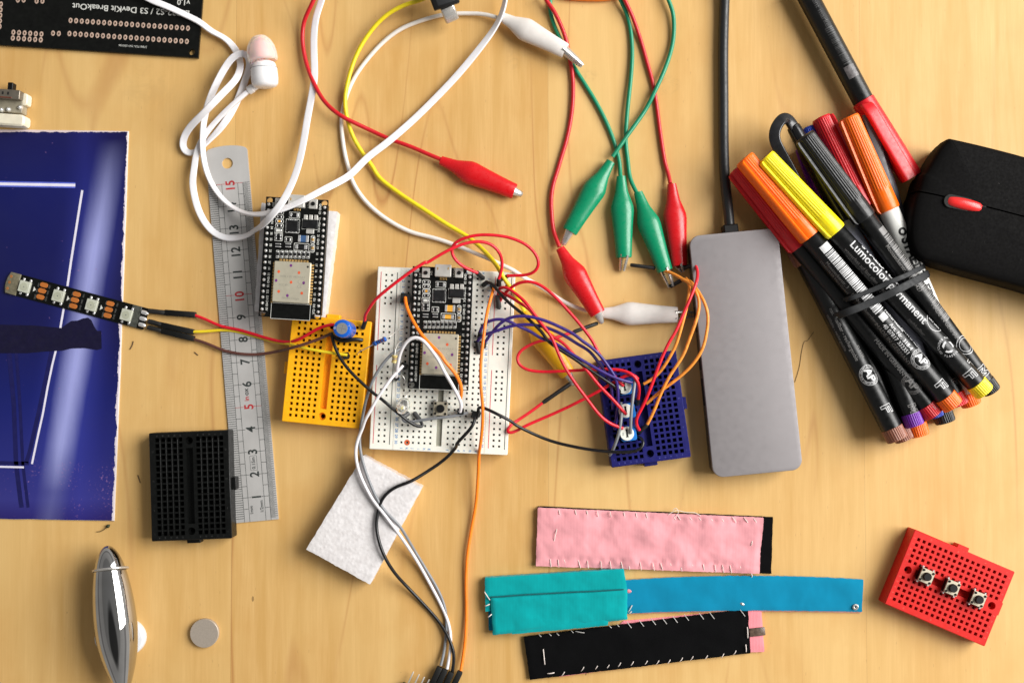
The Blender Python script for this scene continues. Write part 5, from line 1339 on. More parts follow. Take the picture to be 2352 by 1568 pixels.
pen('black marker with an orange ribbed cap and a white barcode', (1709, 364), (2190, 933), 84, 88, k['cap_orange_pen'], k['pen_black'], k['cap_orange_pen'],
    marks=[('lettering', IW, barcode(258, 6, 27, 4, 41) + [('bar', 456, 472, -6, 12), ('t', 'Art. Nr. 318-4', 522, 4, 12.5, .01), ('t', '40 07817 332351', 520, -8, 12, .01), ('t', 'rechargeable', 486, 19, 12, .02), ('t', 'ASTM D 4236', 540, 26, 10.5, .03)] + badge(588, 7) + [('F', 662, 4, 2.6, 'F')]),
           ('small_print', ID, [('t', 'Moosaeckerstr. 3', 330, -16, 10.5), ('t', 'STAEDTLER Mars GmbH', 330, -26, 9), ('t', 'D-90427 Nuernberg', 425, -18, 10.5), ('t', 'MADE IN GERMANY', 525, -21, 13)])], roll=0, clipang=40, r_b=(24, 23.5), r_cap=(23, 26.5))
pen('black marker with a black ribbed cap, uppermost in the bundle', (1847, 312), (2279, 899), 112, 58, k['cap_black_pen'], k['pen_black'], k['cap_black_pen'],
    marks=[('lettering', IW, [('F', 655, 6, 2.3, 'M')] + [('ring', 585, 8, 22, 20.6), ('ring', 585, 8, 16, 15)] ),
           ('barcode', ID, barcode(262, 12, 20, 9, 60) + [('t', 'Moosaeckerstr. 3, D-90427', 365, -4, 11.5, .01), ('t', 'MADE IN GERMANY', 520, 0, 12)])], clipang=75, r_cap=(23, 26.5), r_b=(22.5, 20.5))
pen('white marker with an orange ribbed cap and black lettering', (1949, 268), (2232, 930), 78, 36, k['cap_orange_pen'], k['pen_white'], k['cap_orange_pen'],
    marks=[('lettering', M['ink_black'], [('t', 'STAEDTLER', 370, 1, 28, .045), ('ring', 283, 2, 9.5, 4.5), ('t', 'Lumocolor whiteboard', 420, -20, 14)])], clipang=75, r_cap=(22, 26), r_b=(23, 22))
pen('black marker with a dark red ribbed cap between the black and orange caps', (1885, 270), (2203, 931), 44, 60, k['cap_red_pen'], k['pen_black'], k['cap_red_pen'], clipang=-60, r_cap=(22, 26), marks=[('lettering', ID, [('F', 665, 10, 1.9, 'F')])])
pen('black marker with a red cap at the left side of the bundle', (1692, 386), (2146, 953), 46, 66, k['cap_red_pen'], k['pen_black'], k['cap_red_pen'], clipang=90, r_cap=(21, 24),
    marks=[('lettering', ID, badge(618, -2) + [('F', 688, 6, 1.8, 'F'), ('t', 'MADE IN GERMANY', 545, -4, 12)])])
pen('black marker ending in a purple plug', (1850, 332), (2102, 978), 27, 62, k['cap_purple_pen'], k['pen_black'], k['cap_purple_pen'], clipang=90, r_cap=(20, 24),
    marks=[('lettering', ID, [('F', 640, 4, 1.9, 'M'), ('t', 'permanent', 500, 0, 16)])], r_b=(22, 21))
pen('black marker ending in the upper brown plug', (1775, 452), (2062, 1010), 27, 64, k['cap_brown_pen'], k['pen_black'], k['cap_brown_pen'], clipang=100, r_cap=(20, 24), capL=170,
    marks=[('lettering', IW, badge(455, 4) + [('F', 540, 4, 2.4, 'F')]), ('small_print', ID, [('t', 'nachfuellbar - rechargeable', 350, -6, 12), ('t', 'refillable - rechargeable', 340, -19, 9.5), ('t', 'D 4236', 400, 10, 10)])], r_b=(23.5, 23.5))
pen('marker ending in the lower brown plug, tucked beneath the upper one', (1830, 500), (2079, 1010), 27, 27, k['cap_brown_pen'], k['pen_black'], k['cap_brown_pen'], clipang=180, r_cap=(20, 23), capL=150)
pen('marker ending in the orange plug under the purple one', (1950, 480), (2112, 1001), 27, 27, k['cap_orange_pen'], k['pen_black'], k['cap_orange_pen'], clipang=180, r_cap=(20, 23), capL=150)
pen('marker ending in the lowest black plug', (1998, 480), (2172, 970), 27, 25, k['cap_black_pen'], k['pen_black'], k['cap_black_pen'], clipang=180, r_cap=(20, 23), capL=150)
pen('marker whose blue cap tip and blue plug barely show', (1856, 292), (2154, 957), 24, 36, k['cap_blue_pen'], k['pen_black'], k['cap_blue_pen'], clipang=180, r_cap=(18, 20), r_b=(17, 16), capL=200)
# retractable pen with big curved clip
def clip_pen():
    a = at(*d('PN', 735, 262), 60); b = at(2120, 826, 62); ax = (b-a).normalized(); L = (b-a).length
    t = Thing('clip_pen', 'glossy black pen with a large curved clip and grey barrel', 'pen', Vector((a.x, a.y, 0)))
    al = lambda x: a + ax*x
    m = MB(); m.lathe(al(0), al(245), [(0, 12), (.01, 15), (.05, 16), (.2, 17), (.3, 20), (.97, 22), (1, 19)], 30); t.part('upper_barrel', m, plastic('gloss_black', (22, 22, 24), .16, .2, bump=.03), world=True)
    m = MB(); m.lathe(al(243), al(L), [(0, 17), (.05, 18.5), (.9, 18), (1, 10)], 30); t.part('lower_barrel', m, plastic('frosted_grey', (150, 152, 166), .3, .08, bump=.05), world=True)
    m = MB(); pth = path(('PN', '745,275,66 700,200,74 655,172,82 605,215,90 562,285,96 545,365,98 568,455,98 635,560,96 710,675,94 785,800,92 842,905,88'))
    m.tube(pth, 6, 12, flat=lambda q: ((12.5 if q < .55 else 12.5 - (q-.55)*18), 5.5 - 2*q, R(-12)), sm=6); t.part('pocket_clip', m, plastic('clip_black', (30, 30, 32), .2, .2, bump=.03), world=True, angle=60)
clip_pen()
# flat dark grey clip of a pen lying between the orange cap and the red-capped marker
m = MB(); bar(m, at(1992, 262, 62), at(2052, 470, 50), 24, 8, 2, 21, 8); bar(m, at(1996, 275, 42), at(2080, 560, 36), 34, 32, 14)
single('grey_pen', 'dark grey flat-clipped pen squeezed between the orange cap and the red cap', 'pen', m, plastic('dark_grey_pen', (72, 74, 78), .4, .1), group='marker pens held by an elastic band')
# elastic band, two turns
def band(name, A, B, w, h, label, zt=128):
    a = at(*d('PM', *A), 60); b = at(*d('PM', *B), 60)
    return a, b
t = Thing('elastic_band', 'flat black elastic band wrapped twice round the pen bundle', 'elastic band', Vector((*at(2010, 665, 0).xy, 0)))
for pts, w in (([(500, 1040, 30), (560, 1020, 92), (700, 965, 114), (900, 890, 117), (1120, 790, 120), (1330, 690, 128), (1500, 600, 118), (1640, 530, 106), (1725, 480, 84), (1742, 470, 40)], 7.2),
               ([(600, 830, 60), (700, 800, 110), (900, 730, 114), (1090, 650, 118), (1290, 560, 126), (1440, 500, 122), (1560, 440, 108), (1670, 385, 80), (1690, 370, 40)], 4.6)):
    P_ = [at(*d('PM', x, y), z) for x, y, z in pts]
    e, s_ = P_[-1], P_[0]; P_ += [e + Vector((-6, -4, -30)), (e+s_)/2*1.0 + Vector((0, 0, -(e.z+s_.z)/2 + 1.5)), s_ + Vector((6, 0, -26)), s_.copy()]
    m = MB(); m.tube(P_, w, 12, flat=lambda q, w=w: (w*1.15, 1.2, 0), sm=6); t.part('turn', m, M['elastic'], world=True, angle=60)
# black marker with red cap reaching off the top
a = at(1838, -40, 34); b = at(1986, 238, 36); c = at(2093, 408, 38)
t = Thing('marker_pen', 'thick black marker with a red cap lying alone from the top edge', 'pen', Vector((b.x, b.y, 0)))
a = b + (b - c).normalized()*0 + (at(1838, -40, 34) - b)
m = MB(); m.lathe(a, b, [(0, 22), (.02, 23.5), (.97, 23.5), (1, 22)], 40); t.part('barrel', m, M['pen_black'], world=True)
ax = (c-b).normalized(); sd = ax.cross(Vector((0, 0, 1))).normalized()
m = MB(); m.lathe(b - ax*8, c, [(0, 22.6), (.01, 26), (.3, 26), (.97, 25.4), (1, 23.5)], 40); cp = t.part('cap', m, M['cap_red_pen'], world=True)
m = MB(); of = Vector((0, 0, 22))
m.tube([b + ax*4 + sd*9 + of*.8, b + ax*12 + sd*10 + of*1.35, b.lerp(c, .5) + sd*12 + of*1.35, c + sd*13 + of*1.15], 10, 18, flat=lambda q: (13.5*min(1, (q*9+.15)**.5) + 1.5*q, 7*min(1, (q*9+.15)**.5), R(8))); t.part('clip', m, M['cap_red_pen'], world=True, parent=cp, angle=60)
m = MB(); ax2 = (b-a).normalized(); left = Vector((0, 0, 1)).cross(ax2).normalized(); up = ax2.cross(left)
m.M = Matrix(((ax2.x, left.x, up.x, a.x), (ax2.y, left.y, up.y, a.y), (ax2.z, left.z, up.z, a.z), (0, 0, 0, 1)))
def cyl(m, x0, x1, y0, y1, r_):
    for k_ in range(8):
        ya, yb_ = y0+(y1-y0)*k_/8, y0+(y1-y0)*(k_+1)/8; m.quad(*[(X, r_*math.sin(Y/r_), r_*math.cos(Y/r_)) for X, Y in ((x0, ya), (x1, ya), (x1, yb_), (x0, yb_))])
Lm = (b-a).length; cyl(m, Lm-92, Lm-62, -14, 12, 23.8); t.part('tape_label', m, plastic('old_tape', (96, 92, 92), .35, .35, 700), world=True)
m2_ = MB(); m2_.M = m.M
random.seed(5); x = Lm - 190
while x < Lm - 96: w = random.choice((1, 1.6, 2.4)); cyl(m2_, x, x+w, -10, 9, 23.75); x += w + random.choice((1.5, 2.2, 3.5))
m2_.text('permanent marker', Lm - 250, 0, .2, 17, wrap=23.6)
t.part('worn_barcode', m2_, plastic('faded_print', (60, 60, 60), .4, .3, 900), world=True)
# ------------------------------------------------------------------ hub and its cable
c = at(1713, 809, 54)
t = Thing('usb_hub', 'flat grey aluminium hub with a thick black cable at its top end', 'usb hub', Vector((c.x, c.y, 0)), 5.45)
W, L = 201.5, 545
m = MB(); m.prism(rrect(0, 0, W-5, L-4, 22, 8), 0, 47, 1); bd = t.part('side_frame', m, M['hub_side'])
m = MB(); m.prism(rrect(0, 0, W, L, 24, 8), 46, 54, 1.6, steps=3); t.part('top_shell', m, M['aluminium'])
for y, h in ((85, 58), (-10, 40), (-80, 62)):
    m = MB(); m.prism(rrect(-W/2+2.6, y, 2.6, h, .8, 2), 12, 40, .3); t.part('port', m, M['hole_dark'])
p = t.local(at(*d('c2r1', 1955, 512), 34))
m = MB(); m.box(p.x, L/2+8, 34, 24, 14, 44, 3, 4); t.part('strain_relief', m, M['dupont'])
m = MB(); m.tube([t.M @ Vector((p.x, L/2+4, 28))] + path(('c2r1', '1940,380,26 1920,200,16 1905,30,13'), ('c2r0', '1897,1300,12 1895,900,12 1893,450,12 1905,0,14 1912,-120,20')), 11.6, 18)
t.part('cable', m, plastic('cable_black', (30, 31, 32), .42, .1, bump=.15), world=True)
# ------------------------------------------------------------------ mouse
def mouse():
    t = Thing('computer_mouse', 'matt black computer mouse with a red scroll wheel at the right edge', 'mouse', Vector((*at(2300, 520, 0).xy, 0)), -14)
    def outline(z, ins=0):
        """front is left; corner points in px at height 100"""
        pts = [(2190, 319), (2260, 335), (2352, 359), (2480, 397), (2600, 450), (2640, 560), (2615, 690), (2540, 716), (2440, 688), (2352, 662), (2225, 628), (2140, 602), (2116, 595), (2100, 580), (2091, 556), (2089, 529), (2092, 498), (2100, 457), (2108, 438), (2118, 404), (2126, 394), (2141, 368), (2156, 343), (2174, 322), (2181, 318)]
        P_ = [t.local(at(*p, 100)) for p in pts]; return [(p.x, p.y) for p in P_]
    base = outline(100); cx = sum(p[0] for p in base)/len(base); cy = sum(p[1] for p in base)/len(base)
    def sm_(Q):
        V = [Vector((x, y, 0)) for x, y in Q]; out = []; n = len(V)
        for i in range(n):
            p0, p1, p2, p3 = V[i-1], V[i], V[(i+1) % n], V[(i+2) % n]
            for k_ in range(6):
                q = k_/6; out.append(tuple((.5*((2*p1)+(-p0+p2)*q+(2*p0-5*p1+4*p2-p3)*q*q+(-p0+3*p1-3*p2+p3)*q**3)).xy))
        return out
    S_ = sm_(base)
    def ring(f, z, dome=0):
        return [(cx+(x-cx)*f, cy+(y-cy)*f, z) for x, y in S_]
    m = MB(); m.rings([ring(.90, 0), ring(.955, 8), ring(.985, 30), ring(.992, 56), ring(.985, 58)]); t.part('body', m, M['mouse_black'], angle=60)
    # upper shell cut along the line between the two buttons
    wc = t.local(at(2110, 441, 100)); wd = t.local(at(2352, 503, 100)); dr = (wd-wc).xy.normalized(); nr = Vector((-dr.y, dr.x))
    prof = [(1.0, 57), (1.0, 90), (.994, 97), (.98, 102.5), (.95, 106), (.88, 109.5), (.75, 113.5), (.55, 117), (.3, 120), (.1, 121.3), (0.001, 121.5)]
    for sg, nm in ((1, 'left_button'), (-1, 'right_button')):
        m = MB(); rr = []
        for f, z in prof:
            row = []
            for x, y in S_:
                X, Y = cx+(x-cx)*f, cy+(y-cy)*f; s_ = (Vector((X, Y)) - wc.xy).dot(nr)*sg
                # press the other half against the dividing line
                if s_ < 1.6: X += nr.x*sg*(1.6-s_); Y += nr.y*sg*(1.6-s_)
                row.append((X, Y, z if s_ >= 1.6 else z))
            rr.append(row)
        m.rings(rr); t.part(nm, m, M['mouse_black'], angle=60)
    w = t.local(at(*d('c3r1', 1770, 305), 122)); aa = t.local(at(*d('c3r1', 1595, 268), 122)); bb_ = t.local(at(*d('c3r1', 1945, 345), 122)); an = (bb_-aa).normalized()
    m = MB(); m.prism([(w.x + an.x*q - an.y*s_, w.y + an.y*q + an.x*s_) for q, s_ in rrect(0, 0, 94, 30, 14.8, 8)], 100, 120.2, .5); t.part('wheel_slot', m, M['hole_dark'])
    m = MB(); A = Vector((w.x, w.y, 95)); rr = []
    for k_ in range(17):
        th = math.pi*k_/16; q = math.cos(th)*43; zz = 108 + 20*math.sin(th)**.6 if 0 < k_ < 16 else 100
        hw_ = 13*(math.sin(th)**.35 if 0 < k_ < 16 else .05)
        rr.append([(w.x + an.x*q - an.y*s_, w.y + an.y*q + an.x*s_, 98 + (zz-98)*hh) for s_, hh in ((-hw_, 0), (-hw_, .7), (-hw_*.75, .92), (-hw_*.3, 1), (hw_*.3, 1), (hw_*.75, .92), (hw_, .7), (hw_, 0))])
    m.rings(rr); t.part('scroll_wheel', m, M['mouse_red'], angle=60)
mouse()
# ------------------------------------------------------------------ fabric strips
def fabric(name, col, rib=(1, .02), ribs=1500, rough=.85, var=.07, k_=1.0, strength=.6, sheen=.15):
    n = N(name); c_ = rgb(*col, k_); mp = n.mapping()
    w = n.n('ShaderNodeTexWave', wave_type='BANDS', bands_direction='X'); n.l(mp, w.inputs[0]); w.inputs['Scale'].default_value = ribs*.32; w.inputs['Distortion'].default_value = .6; w.inputs['Detail'].default_value = 2; w.inputs['Detail Scale'].default_value = 3
    v = n.noise(mp, 90, 5, .6); f = n.noise(mp, 2600, 2)
    a_ = tuple(x*(1-var) for x in c_[:3]); b_ = tuple(min(x*(1+var), 1) for x in c_[:3])
    col_ = n.ramp(v, [(.3, a_), (.7, b_)]); dk_ = tuple(x*.72 for x in c_[:3]) + (1,)
    col_ = n.mix(n.math('MULTIPLY', w.outputs['Fac'], .07), col_, dk_)
    n.set(Base_Color=col_, Roughness=rough); n.b.inputs['Sheen Weight'].default_value = sheen; n.b.inputs['Sheen Roughness'].default_value = .5
    n.b.inputs['Specular IOR Level'].default_value = .08
    n.bump(n.math('ADD', n.math('MULTIPLY', w.outputs['Fac'], .5), n.math('ADD', f, n.math('MULTIPLY', v, .5))), strength, .00012); return n.m
M['pink'] = fabric('pink_knit', (224, 154, 160), strength=.28); M['teal'] = fabric('teal_knit', (0, 152, 154), strength=.3); M['cyan'] = fabric('blue_neoprene', (0, 126, 162), ribs=3200, strength=.15, var=.04, sheen=.2)
M['felt'] = fabric('black_felt', (7, 7, 8), ribs=2800, strength=.5, sheen=.0, var=.3); M['felt_pink'] = fabric('pink_backing', (236, 142, 150)); M['backing'] = fabric('tan_backing', (206, 150, 136))
def sheet(t, name, corners, z0, z1, mat, amp=1.5, nx=40, ny=14, seed=0, sag=0, edge=.9, par=None, pucker=None, rough_e=.6, mid=None):
    """cloth patch through four photo corners (TL,TR,BR,BL) with soft wrinkles and a thick edge"""
    C = [at(*c_, z1) for c_ in corners]; m = MB(); g = []
    for i in range(nx+1):
        row = []
        for j in range(ny+1):
            u, v = i/nx, j/ny; p = C[0].lerp(C[1], u).lerp(C[3].lerp(C[2], u), v)
            if mid: p.y -= 4*u*(1-u)*(mid[0]*(1-v) + mid[1]*v)
            e = min(u*nx, (1-u)*nx, v*ny, (1-v)*ny)
            z = z1 + amp*(1.5*mnoise.noise(Vector((p.x/60, p.y/45, seed))) + .4*mnoise.noise(Vector((p.x/28, p.y/34, seed+5))) + .3*mnoise.noise(Vector((p.x/9, p.y/12, seed+9))))
            if e < 1: z -= edge*2.2; p.x += mnoise.noise(Vector((p.x/6, p.y/6, seed)))*rough_e*2; p.y += mnoise.noise(Vector((p.y/6, p.x/6, seed+2)))*rough_e*2
            elif e < 2: z -= edge*.4
            if pucker:
                for q, s_ in pucker:
                    dd = math.hypot(p.x-q[0], p.y-q[1])
                    if dd < s_*3: z -= 3.6*math.exp(-(dd/s_)**2)
            row.append(m.av((p.x, p.y, z)))
        g.append(row)
    for i in range(nx):
        for j in range(ny): m.af((g[i][j], g[i][j+1], g[i+1][j+1], g[i+1][j]))
    ed = [g[i][0] for i in range(nx)] + [g[nx][j] for j in range(ny)] + [g[nx-i][ny] for i in range(nx)] + [g[0][ny-j] for j in range(ny)]
    bt = [m.av((m.v[q].x, m.v[q].y, z0)) for q in ed]
    for q in range(len(ed)): j = (q+1) % len(ed); m.af((ed[q], bt[q], bt[j], ed[j]))
    m.af(bt); return t.part(name, m, mat, world=True, angle=70, parent=par)
def stitch(t, a_, b_, z, r=.9, mat='thread', par=None):
    A = at(*a_, z-1.5); B = at(*b_, z-1.5); mid = (A+B)/2 + Vector((0, 0, 2.6)); m = MB()
    m.tube([A, A.lerp(mid, .5) + Vector((0, 0, .9)), mid, B.lerp(mid, .5) + Vector((0, 0, .9)), B], r, 6, sm=3); t.part('stitch', m, M[mat], world=True, parent=par)
t = Thing('fabric_strip', 'pink knitted fabric strip hand stitched over black felt', 'fabric strip', Vector((*at(1495, 1240, 0).xy, 0)), 0)
D = lambda v, *ps: [d(v, *p) for p in ps]
bot = [345, 415, 485, 610, 680, 800, 885, 990, 1050, 1155, 1270, 1347, 1430, 1518, 1622, 1715, 1820, 1893, 1962, 2055, 2128, 2168]
topx = [440, 588, 690, 785, 900, 1022, 1130, 1222, 1460, 1505, 1608, 1690, 1795, 1893, 2004, 2108, 2190]
fb = lambda x: 520 + (x-215)*.0325; ft = lambda x: -2 + (x-235)*.043
pk = []
for x in bot: q = at(*d('c2r3', x-8, fb(x)-68), 14); pk.append(((q.x, q.y), 6))
for x in topx: q = at(*d('c2r3', x+12, ft(x)+50), 14); pk.append(((q.x, q.y), 5))
sheet(t, 'felt_backing', [(1236, 1162), (1776, 1187), (1772, 1317), (1234, 1297)], 0, 6, M['felt'], .6, seed=1)
pinkp = sheet(t, 'knit_cover', D('c2r3', (232, -2), (2256, 88), (2216, 587), (214, 520)), 5, 15, M['pink'], 4.6, 90, 26, seed=3, pucker=pk)
random.seed(2)
for x in bot: s_ = random.uniform(-1, 1)*14; stitch(t, d('c2r3', x-10+s_*.6, fb(x)-66), d('c2r3', x+4, fb(x)+3), 14)
for x in topx: s_ = random.uniform(-6, 10); stitch(t, d('c2r3', x-22 if x < 1300 else x-30, ft(x)+6), d('c2r3', x+(-12 if x < 1300 else 4), ft(x)+52), 14)
stitch(t, d('c2r3', 403, 182), d('c2r3', 375, 300), 16); stitch(t, d('c2r3', 2152, 290), d('c2r3', 2142, 335), 15)
m = MB(); m.tube(path(('c2r3', '1400,60,17 1450,22,19 1475,5,20 1560,48,19 1640,28,19 1690,70,17')), .7, 6); t.part('loose_thread', m, M['thread'], world=True)
m = MB(); m.tube(path(('c2r3', '1440,18,18 1468,0,20 1490,40,18 1450,85,16')), .7, 6); t.part('loose_thread', m, M['thread'], world=True)
m = MB(); m.tube(path(('c2r3', '2120,545,17 2150,600,14 2142,630,8')), 1.3, 6); t.part('loose_thread', m, M['thread'], world=True)
# black + pink strip
t = Thing('fabric_strip', 'black felt strip with grey stitches and a pink end, lowest of the three', 'fabric strip', Vector((*at(1480, 1480, 0).xy, 0)), 0)
sheet(t, 'pink_end', D('c2r3', (1990, 915), (2236, 912), (2264, 1288), (2010, 1296)), 0, 8, M['felt_pink'], .8, 12, 14, seed=8)
fel = sheet(t, 'felt_cover', D('c2r3', (106, 1156), (2116, 905), (2140, 1300), (160, 1540)), 3, 12, M['felt'], 1.6, 80, 18, seed=9)
sheet(t, 'pink_layer', D('c2r3', (1000, 1010), (2100, 912), (2120, 1290), (420, 1512)), 0, 4, M['felt_pink'], .4, 20, 8, seed=10)
for x, y in ((240, 1128), (330, 1120), (400, 1118), (530, 1095), (870, 1050), (940, 1040)): stitch(t, d('c2r3', x, y), d('c2r3', x+22, y+22), 12, mat='thread_grey')
for x, y in ((1040, 1022), (1148, 1005), (1255, 992), (1355, 985), (1450, 972), (1552, 955), (1685, 942), (1780, 938), (2055, 915)): stitch(t, d('c2r3', x-10, y-4), d('c2r3', x+32, y+52), 13, mat='thread_grey')
stitch(t, d('c2r3', 570, 1102), d('c2r3', 655, 1116), 13, mat='thread_grey')
for x, y in ((472, 1462), (645, 1420), (770, 1405), (875, 1395), (975, 1382), (1090, 1370), (1215, 1362), (1318, 1360), (1420, 1352), (1530, 1335), (1625, 1322), (1755, 1312), (1900, 1300), (2008, 1275)): stitch(t, d('c2r3', x, y), d('c2r3', x-26, y+38), 12)
stitch(t, d('c2r3', 280, 1262), d('c2r3', 294, 1398), 14, 1.2); stitch(t, d('c2r3', 318, 1480), d('c2r3', 378, 1472), 14, 1.2); stitch(t, d('c2r3', 2108, 1065), d('c2r3', 2112, 1160), 14, 1.2); stitch(t, d('c2r3', 2094, 1222), d('c2r3', 2098, 1285), 14, 1.2)
m = MB(); bar(m, at(*d('c2r3', 2130, 1115), 10), at(*d('c2r3', 2268, 1100), 10), 19, 3, 1); t.part('conductive_tape', m, plastic('conductive_tape', (92, 76, 64), .3, .35, 700, .6), world=True)
# teal and blue strip
t = Thing('fabric_strip', 'turquoise fabric sleeve over a long bright blue strap', 'fabric strip', Vector((*at(1550, 1375, 0).xy, 0)), 0)
sheet(t, 'strap_backing', [d('c2r3', 900, 665), d('c3r3', 855, 655), d('c3r3', 838, 942), d('c2r3', 900, 956)], 0, 6, M['backing'], .4, 60, 8, seed=21, mid=(0, -5))
sheet(t, 'blue_strap', [d('c2r3', 900, 656), d('c3r3', 858, 642), d('c3r3', 848, 932), d('c2r3', 900, 950)], 5, 13, M['cyan'], 1.8, 100, 12, seed=22, mid=(-10, -5.5))
sheet(t, 'blue_strap', [d('c1r3', 2080, 900), d('c2r3', 60, 900), d('c2r3', 60, 1080), d('c1r3', 2085, 1098)], 2, 8, M['cyan'], .6, 10, 6, seed=24)
sheet(t, 'sleeve_back', [d('c1r3', 2050, 626), d('c2r3', 1002, 545), d('c2r3', 1040, 760), d('c1r3', 2056, 930)], 3, 22, M['teal'], 2.2, 60, 14, seed=25)
sheet(t, 'sleeve_flap', [d('c1r3', 2100, 800), d('c2r3', 1035, 728), d('c2r3', 1036, 1002), d('c1r3', 2122, 1142)], 4, 29, M['teal'], 2.6, 60, 18, seed=26, edge=2.0)
sheet(t, 'sleeve_flap', [d('c2r3', 0, 990), d('c2r3', 860, 940), d('c2r3', 862, 1052), d('c2r3', 0, 1132)], 4, 28.3, M['teal'], 1.6, 40, 8, seed=27)
m = MB(); m.tube(path(('c1r3', '2092,797,27.5 2190,792,29'), ('c2r3', '60,778,29.5 300,765,29 520,752,29.5 760,742,29 1000,728,27.5')), 1.5, 8); t.part('seam_or_crease_line', m, plastic('teal_crease_shade', (0, 88, 92), .9, .15), world=True)  # dark teal strip standing in for the shade in the fold crease
for a_, b_ in (((2048, 750), (2095, 820)), ((2052, 875), (2092, 860)), ((2080, 975), (2110, 950))): stitch(t, d('c1r3', *a_), d('c1r3', *b_), 26, 1.2, 'thread_pink' if 'thread_pink' in M else 'thread')
for a_, b_ in (((1075, 870), (1040, 930)), ((1070, 925), (1045, 945))): stitch(t, d('c2r3', *a_), d('c2r3', *b_), 16, 1.3, 'thread_grey')
m = MB(); c_ = at(*d('c2r3', 1045, 745), 24); m.lathe(c_ - Vector((3, 0, 4)), c_ + Vector((6, 0, 2)), [(0, 2), (.3, 4.5), (.7, 3.6), (1, 1)], 9); t.part('thread_tuft', m, M['felt_pink'], world=True)
c_ = at(*d('c3r3', 785, 885), 15); m = MB(); n_ = 20; rr = []
for k_ in range(n_):
    th = 2*math.pi*k_/n_; rr.append([c_ + Vector((math.cos(th), math.sin(th), 0))*(4.6 + 2.4*math.cos(q)) + Vector((0, 0, 1.7*math.sin(q))) for q in [2*math.pi*j/8 for j in range(8)]])
m.rings(rr + [rr[0]], cap=False); t.part('wire_eyelet', m, M['nickel'], world=True)
m = MB(); m.lathe(at(*d('c2r3', 2045, 848), 13), at(*d('c2r3', 2082, 870), 13), [(0, 1), (.3, 3), (.7, 3), (1, 1)], 9, sq=.6); t.part('wire_stitch', m, M['nickel'], world=True)
# ------------------------------------------------------------------ chrome pull, disc
a = at(*d('c0r3', 958, 335), 52); b = at(*d('c0r3', 1112, 1715), 52)
t = Thing('chrome_torpedo', 'polished chrome torpedo-shaped body with a thin ring at the bottom left', 'chrome ornament', Vector((*at(262, 1440, 0).xy, 0)))
prof = [(0, .5), (.006, 7), (.02, 13), (.05, 20.5), (.1, 28), (.17, 34.5), (.28, 41), (.41, 45), (.54, 45.8), (.65, 42.8), (.775, 33.5), (.9, 19.5), (.96, 10), (.985, 5), (1, 1)]
pv = smooth([Vector((x*100, y, 0)) for x, y in prof], 5); m = MB(); m.lathe(a, b, [(p.x/100, max(p.y, .3)) for p in pv], 64)
ch = N('chrome'); sp = ch.noise(ch.mapping(), 120, 3); ch.set(Base_Color=ch.ramp(sp, [(.3, (.50, .49, .475)), (.7, (.58, .57, .555))]), Metallic=1, Roughness=.035)
t.part('body', m, ch.m, world=True, angle=70)
ax = (b-a).normalized(); c_ = at(*d('c0r3', 982, 552), 60); rr = []; sd = ax.cross(Vector((0, 0, 1))).normalized(); up = sd.cross(ax)
tl = (ax*.98 + sd*0.0 + up*.18).normalized(); up3 = sd.cross(tl)
for k_ in range(48):
    th = 2*math.pi*k_/48; o_ = sd*math.cos(th) + up3*math.sin(th)
    rr.append([c_ + o_*(37.5 + 2.2*math.cos(q)) + tl*(2.8*math.sin(q)) + Vector((0, 0, -5)) for q in [2*math.pi*j/8 for j in range(8)]])
m = MB(); m.rings(rr + [rr[0]], cap=False); t.part('ring', m, M['nickel'], world=True, angle=60)
m = MB(); c2_ = at(*d('c0r3', 1052, 1165), 14); pts = [(c2_.x + 4 + 58*math.cos(q)*(1 if math.cos(q) > 0 else .98), c2_.y + 46*math.sin(q)) for q in [2*math.pi*k_/36 for k_ in range(36)]]
m.prism(pts, 0, 18, 8, steps=4); single('white_puck', 'small glossy white rounded base under the chrome torpedo', 'base', m, plastic('puck_white', (206, 208, 212), .25, .04, bump=.03), angle=60)
c_ = at(*d('c0r3', 1830, 1121), 10); m = MB(); m.lathe(Vector((c_.x, c_.y, 0)), Vector((c_.x, c_.y, 11)), [(0, 31.2), (.06, 32.2), (.9, 32.4), (1, 31.4)], 56)
single('disc_magnet', 'round matt silver disc lying on the wood near the bottom left', 'disc', m, plastic('sintered_nickel', (176, 164, 150), .42, .05, 1500, .35, 5200, metal=.3))
# ------------------------------------------------------------------ pin header at the bottom
t = Thing('pin_header', 'row of thin bare metal header pins poking up at the bottom edge', 'pin header', Vector((*at(960, 1560, 0).xy, 0)))
for i, ((x, y), (x2, y2)) in enumerate((((655, 855), (430, 1330)), ((808, 930), (590, 1390)), ((952, 1000), (750, 1440)), ((1088, 1068), (900, 1480)))):
    m = MB(); bar(m, at(*d('JC', x, y), 16), at(*d('JC', x2, y2), 12), 3.0, 3.0, .6); t.part('pin', m, M['silver'], world=True)
m = MB(); bar(m, at(*d('JC', 330, 1225), 11), at(*d('JC', 1000, 1530), 11), 13, 13, 1); t.part('plastic_strip', m, M['dupont'], world=True)
